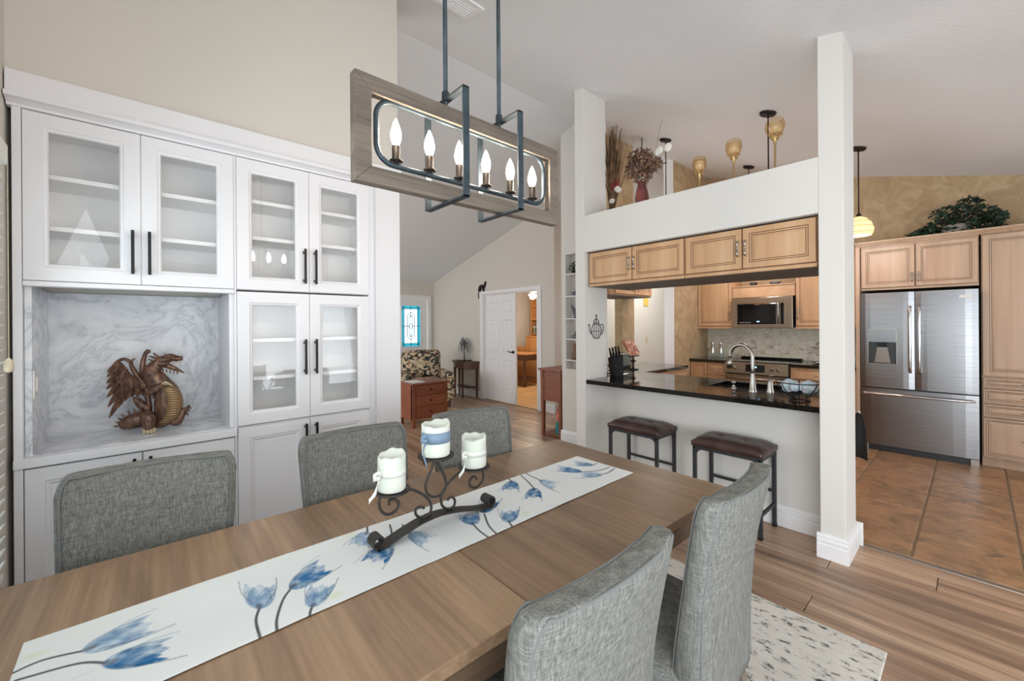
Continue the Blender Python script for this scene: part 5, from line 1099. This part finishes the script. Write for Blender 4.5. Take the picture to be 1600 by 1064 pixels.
# wire teapot on the pilaster
tp_ = thing('wire_teapot', 'black wire teapot wall art on the pilaster', 'wall art', (3.285, 2.449, 1.30))
def wt_(pts, r=.0032): MB().tube([(a, 0, b_) for a, b_ in pts], r, 6).build('wire', 'black_metal', tp_)
wt_([(p.x, p.z) for p in cr([(-.04, 0, .005), (-.072, 0, .05), (-.075, 0, .09), (-.045, 0, .135), (0, 0, .14), (.045, 0, .135), (.075, 0, .09), (.072, 0, .05), (.04, 0, .005), (0, 0, 0), (-.04, 0, .005)], 4)])
for x in (-.04, 0, .04): wt_([(p.x, p.z) for p in cr([(x * .6, 0, .002), (x, 0, .07), (x * .6, 0, .138)], 4)], .0022)
wt_([(-.07, .07), (.07, .07)], .0022); wt_([(p.x, p.z) for p in cr([(-.04, 0, .137), (-.035, 0, .17), (0, 0, .19), (.035, 0, .17), (.04, 0, .137)], 4)]); wt_([(0, .14), (0, .215)], .003); wt_([(-.04, .152), (.04, .152)], .0022)
wt_([(p.x, p.z) for p in cr([(-.07, 0, .04), (-.10, 0, .07), (-.11, 0, .12), (-.125, 0, .135), (-.10, 0, .13)], 4)]); wt_([(p.x, p.z) for p in cr([(.055, 0, .125), (.10, 0, .135), (.115, 0, .09), (.09, 0, .045), (.07, 0, .04)], 4)]); MB().ell((0, 0, .22), (.008, .008, .01)).build('finial', 'black_metal', tp_)
# knick-knacks in the recess
def knick(label, cat, z, parts):
    t = thing('shelf_ornament', label, cat, (XK + .03, 3.235, z), 0)
    for nm, mt_, g in parts: g.build(nm, mt_, t)
g = MB(); blob_leaves(g, (0, -.02, .08), (.03, .05, .06), 30, .02, .035, rq)
knick('small green plant ornament on the top recess shelf', 'ornament', 2.045, [('leaves', 'plant_green', g), ('pot', 'bronze_dark', MB().lathe([(.02, 0), (.03, .03), (.028, .04)], (0, -.02, 0), 12))])
knick('tiny dark animal figurine on the second recess shelf', 'figurine', 1.778, [('body', 'figurine_grey', MB().ell((0, -.03, .03), (.02, .04, .025))), ('neck', 'figurine_grey', MB().tube([(0, -.045, .03), (0, -.06, .08), (0, -.05, .10)], .008, 8))])
knick('blue and white bird figurine on the third recess shelf', 'figurine', 1.51, [('body', 'figurine_grey', MB().tube([(0, .02, .16), (0, -.01, .12), (0, -.04, .06), (0, -.06, .005)], [.006, .018, .028, .012], 10)), ('perch', 'bronze_dark', MB().lathe([(.03, 0), (.02, .01), (.008, .03)], (0, -.05, 0), 12))])
knick('small pewter figurine on the fourth recess shelf', 'figurine', 1.262, [('body', 'pewter', MB().ell((0, -.03, .03), (.018, .05, .022))), ('bird', 'pewter', MB().tube([(0, -.03, .04), (0, -.05, .07), (0, -.03, .095)], [.012, .010, .004], 8))])
knick('brown woven figure on the lowest recess shelf', 'figurine', 1.012, [('body', 'basket_brown', MB().lathe([(.035, 0), (.042, .05), (.03, .11), (.036, .15), (.022, .19), (.008, .20)], (0, -.03, 0), 14)), ('base', 'bronze_dark', MB().lathe([(.04, 0), (.04, .006)], (0, -.03, 0), 14))])

# ------------------------------------------------------------------ hall furniture
cn_ = thing('console_table', 'cherry console table beside the recessed shelf wall', 'table', (3.87, 3.405, 0))
MB().box(-.03, 1.0, -.0, .39, .845, .875).build('top', 'cherry', cn_, bevel=.004)
for x in (.0, .93):
    for y in (.03, .33): MB().hexa([(x + .01, y + .005, 0), (x + .045, y + .005, 0), (x + .045, y + .04, 0), (x + .01, y + .04, 0)], [(x, y, .845), (x + .055, y, .845), (x + .055, y + .05, .845), (x, y + .05, .845)]).build('leg', 'cherry', cn_)
MB().rings([(0, .02), (0, .0), (.03, 0), (.035, .006), (.05, .006)], .27, .36, 0, 0).build('end_panel', 'cherry', cn_, loc=(.01, .345, .46), rz=-PI / 2); MB().box(.02, .95, .04, .36, .47, .845).build('case', 'cherry', cn_); MB().box(.02, .95, .05, .36, .02, .04).build('lower_shelf', 'cherry', cn_)
bg_ = thing('floor_figure', 'colourful pink and teal figure under the console table', 'ornament', (3.98, 3.52, .042)); MB().lathe([(.07, 0), (.085, .06), (.07, .14), (.05, .16)], (0, 0, 0), 16).build('lower_body', 'teal_cloth', bg_); MB().lathe([(.05, .16), (.062, .24), (.05, .33), (.02, .39)], (0, 0, 0), 16).build('upper_body', 'basket_multi', bg_)
dr_ = thing('small_dresser', 'reddish brown three-drawer chest in front of the patterned armchair', 'chest', (2.80, 5.2, 0))
MB().box(0, .57, .02, .42, .11, .60).build('case', 'cherry', dr_, bevel=.004); MB().box(-.025, .60, -.02, .44, .60, .625).build('top', 'cherry', dr_, bevel=.004)
for x in (0, .52):
    for y in (.01, .37): MB().box(x, x + .05, y, y + .05, 0, .60).build('leg', 'cherry', dr_, bevel=.002)
for z in (.14, .30, .45): d_ = MB().box(.055, .515, .004, .03, z, z + .14).build('drawer', 'cherry', dr_, bevel=.004); MB().lathe([(.006, 0), (.014, .015), (.012, .022)], (0, 0, 0), 10).build('knob', 'bronze_dark', d_, loc=(.285, .004, z + .07)).rotation_euler = (PI / 2, 0, 0)
mg = thing('folded_paper', 'white paper lying on the chest beside the wall end', 'paper', (2.83, 5.26, .6255)); MB().box(0, .2, 0, .28, 0, .004).build('sheet', 'paper_white', mg)
ac = thing('armchair', 'armchair upholstered in brown and green leaf print by the front door', 'armchair', (3.80, 6.62, 0), -.35)
def cushion(name, x0, x1, y0, y1, z0, z1, bev, rot=0): 
    o = MB().box(x0, x1, y0, y1, z0, z1).build(name, 'leaf_print', ac, bevel=bev, seg=4); 
    if rot: o.rotation_euler = (rot, 0, 0)
    return o
cushion('base', -.38, .38, -.40, .36, .10, .34, .03); cushion('seat_cushion', -.28, .28, -.44, .24, .34, .50, .06); cushion('backrest', -.36, .36, .20, .46, .30, 1.0, .10, -.06); cushion('arm', -.46, -.28, -.42, .34, .12, .62, .07); cushion('arm', .28, .46, -.42, .34, .12, .62, .07)
for x in (-.36, .36):
    for y in (-.34, .32): MB().box(x - .03, x + .03, y - .03, y + .03, 0, .11).build('foot', 'walnut_dark', ac)
cushion('back_cushion', -.30, .30, .06, .26, .50, .96, .08, -.08)
ps = thing('half_round_table', 'dark wooden half-round side table against the hall wall', 'table', (4.93, 6.83, 0))
pts = [(0, -.36)] + [(-.30 * math.sin(PI * i / 12) ** .7 if 0 < i < 12 else 0, -.36 * math.cos(PI * i / 12)) for i in range(1, 12)] + [(0, .36)]
MB().prism(pts, .70, .722, axis=2).build('top', 'walnut_dark', ps); MB().prism([(a * .9, b_ * .9) for a, b_ in pts], .58, .70, axis=2).build('apron', 'walnut_dark', ps); MB().prism([(a * .7, b_ * .7) for a, b_ in pts], .20, .218, axis=2).build('lower_shelf', 'walnut_dark', ps)
for x, y in ((-.03, -.30), (-.03, .30), (-.25, -.13), (-.25, .13)): MB().hexa([(x - .012, y - .012, 0), (x + .012, y - .012, 0), (x + .012, y + .012, 0), (x - .012, y + .012, 0)], [(x - .02, y - .02, .60), (x + .02, y - .02, .60), (x + .02, y + .02, .60), (x - .02, y + .02, .60)]).build('leg', 'walnut_dark', ps)
MB().lathe([(.008, 0), (.012, .012), (.006, .02)], (0, 0, 0), 10).build('knob', 'bronze_dark', ps, loc=(-.272, 0, .64)).rotation_euler = (0, -PI / 2, 0)
wt2 = thing('metal_tree_sculpture', 'grey metal willow tree sculpture on the half-round table', 'sculpture', (4.80, 6.80, .722)); MB().box(-.09, .09, -.12, .12, 0, .02).build('base', 'black_gloss', wt2)
g = MB(); g.tube(cr([(0, 0, .02), (.005, .01, .15), (-.01, -.005, .28), (0, .02, .36)], 4), [.016] * 5 + [.012] * 4 + [.008] * 3 + [.006], 8); g.build('trunk', 'pewter', wt2)
g = MB()
for i in range(22): a = rq.uniform(0, 2 * PI); r_ = rq.uniform(.05, .15); z0_ = rq.uniform(.22, .36); g.tube(cr([(0, 0, z0_), (r_ * .6 * math.cos(a) * .6, r_ * .6 * math.sin(a), z0_ + .12), (r_ * math.cos(a) * .6, r_ * math.sin(a), z0_ + .06), (r_ * 1.05 * math.cos(a) * .6, r_ * 1.05 * math.sin(a), z0_ - .08)], 4), .0045, 5)
g.build('branches', 'pewter', wt2)
ct_ = thing('cat_figurine', 'black cat silhouette perched on the office door frame corner', 'figurine', (4.938, 6.40, 2.0855))
MB().tube(cr([(0, .06, -.0), (0, .05, .07), (0, .0, .10), (0, -.045, .08), (0, -.06, .0)], 4), [.022, .026, .03, .034, .036, .038, .038, .038, .036, .034, .032, .03, .028, .026, .025, .024, .022], 10).build('body', 'black_cloth', ct_); MB().tube([(0, -.05, .04), (0, -.10, .12), (0, -.11, .15)], [.02, .024, .016], 8).build('neck', 'black_cloth', ct_); MB().ell((0, -.115, .165), (.022, .026, .022)).build('head', 'black_cloth', ct_); MB().tube([(-.018, .075, .05), (-.018, .085, -.06), (-.018, .08, -.14)], .008, 6).build('tail', 'black_cloth', ct_)

# ------------------------------------------------------------------ office seen through the doorway
dk_ = thing('writing_desk', 'brown wooden desk in the room beyond the white door', 'desk', (6.52, 6.88, 0)); MB().box(-.03, .52, -.03, 1.15, .735, .765).build('top', 'oak_office', dk_, bevel=.004)
for x in (.0, .45):
    for y in (.0, 1.05): MB().box(x, x + .045, y, y + .045, 0, .735).build('leg', 'walnut_dark', dk_)
MB().box(.01, .035, .05, 1.05, .60, .735).box(.46, .48, .05, 1.05, .60, .735).box(.04, .45, .005, .025, .60, .735).build('apron', 'walnut_dark', dk_); MB().box(.01, .47, .03, 1.06, .16, .18).build('lower_shelf', 'walnut_dark', dk_)
hu = thing('stepped_organizer', 'stepped oak organizer standing behind the desk top', 'organizer', (7.22, 7.10, 0)); MB().box(0, .35, 0, .95, .0, .80).build('cabinet', 'oak_office', hu); MB().box(.0, .33, .45, .80, .80, .88).build('low_step', 'oak_office', hu); MB().box(.0, .33, .02, .45, .80, 1.13).build('tall_step', 'oak_office', hu, bevel=.003); MB().box(-.02, .36, .0, .47, 1.13, 1.15).build('cap', 'oak_office', hu)
bc = thing('bookcase', 'tall oak bookcase on the far wall of the office', 'bookcase', (7.60, 6.2, 0)); MB().box(0, .29, 1.55, 1.58, 0, 2.28).build('side', 'oak_office', bc); MB().box(0, .29, 0, .03, 0, 2.28).build('side', 'oak_office', bc); MB().box(.27, .29, .03, 1.55, 0, 2.28).build('back', 'oak_office', bc)
for z in (.05, .82, 1.18, 1.55, 1.90, 2.25): MB().box(.005, .27, .03, 1.55, z, z + .025).build('shelf', 'oak_office', bc)
for i in range(8):
    h_ = rnd.uniform(.20, .27); nm = ('book_dark', 'book_tan', 'book_green')[i % 3]; y = 7.70 - i * .042
    b_ = thing('book', '%s upright book from the left end of the oak bookcase shelf' % ('first second third fourth fifth sixth seventh eighth'.split()[i]), 'book', (7.63, y, 1.2055), 0, 'books on the office bookcase')
    MB().box(0, .18, 0, .034, 0, h_).build('cover', nm, b_, bevel=.002); MB().box(-.001, .0, .006, .028, h_ * .7, h_ * .85).build('spine_label', 'paper_white', b_)
ol = thing('office_ceiling_lamp', 'ceiling lamp with glowing glass tulip shades in the office', 'ceiling light', (6.75, 6.72, 2.10)); MB().tube([(0, 0, .08), (0, 0, .34)], .012, 8).build('stem', 'gold_metal', ol); MB().lathe([(.02, .06), (.05, .08), (.03, .11)], (0, 0, 0), 14).build('hub', 'gold_metal', ol)
for i in range(4):
    a = 2 * PI * i / 4 + .4; sh = MB().lathe([(.025, 0), (.05, -.04), (.075, -.10), (.085, -.12)], (0, 0, 0), 16, capb=False, capt=False).build('glass_shade', 'shade_glow', ol, loc=(.10 * math.cos(a), .10 * math.sin(a), .06)); sh.rotation_euler = (-.7 * math.sin(a), -.7 * math.cos(a) * -1 * -1, 0); MB().tube([(0, 0, .08), (.10 * math.cos(a), .10 * math.sin(a), .07)], .007, 6).build('arm', 'gold_metal', ol)
point_light('office_lamp_bulbs', (6.5, 6.5, 1.95), 30, (1, .9, .76), .12)
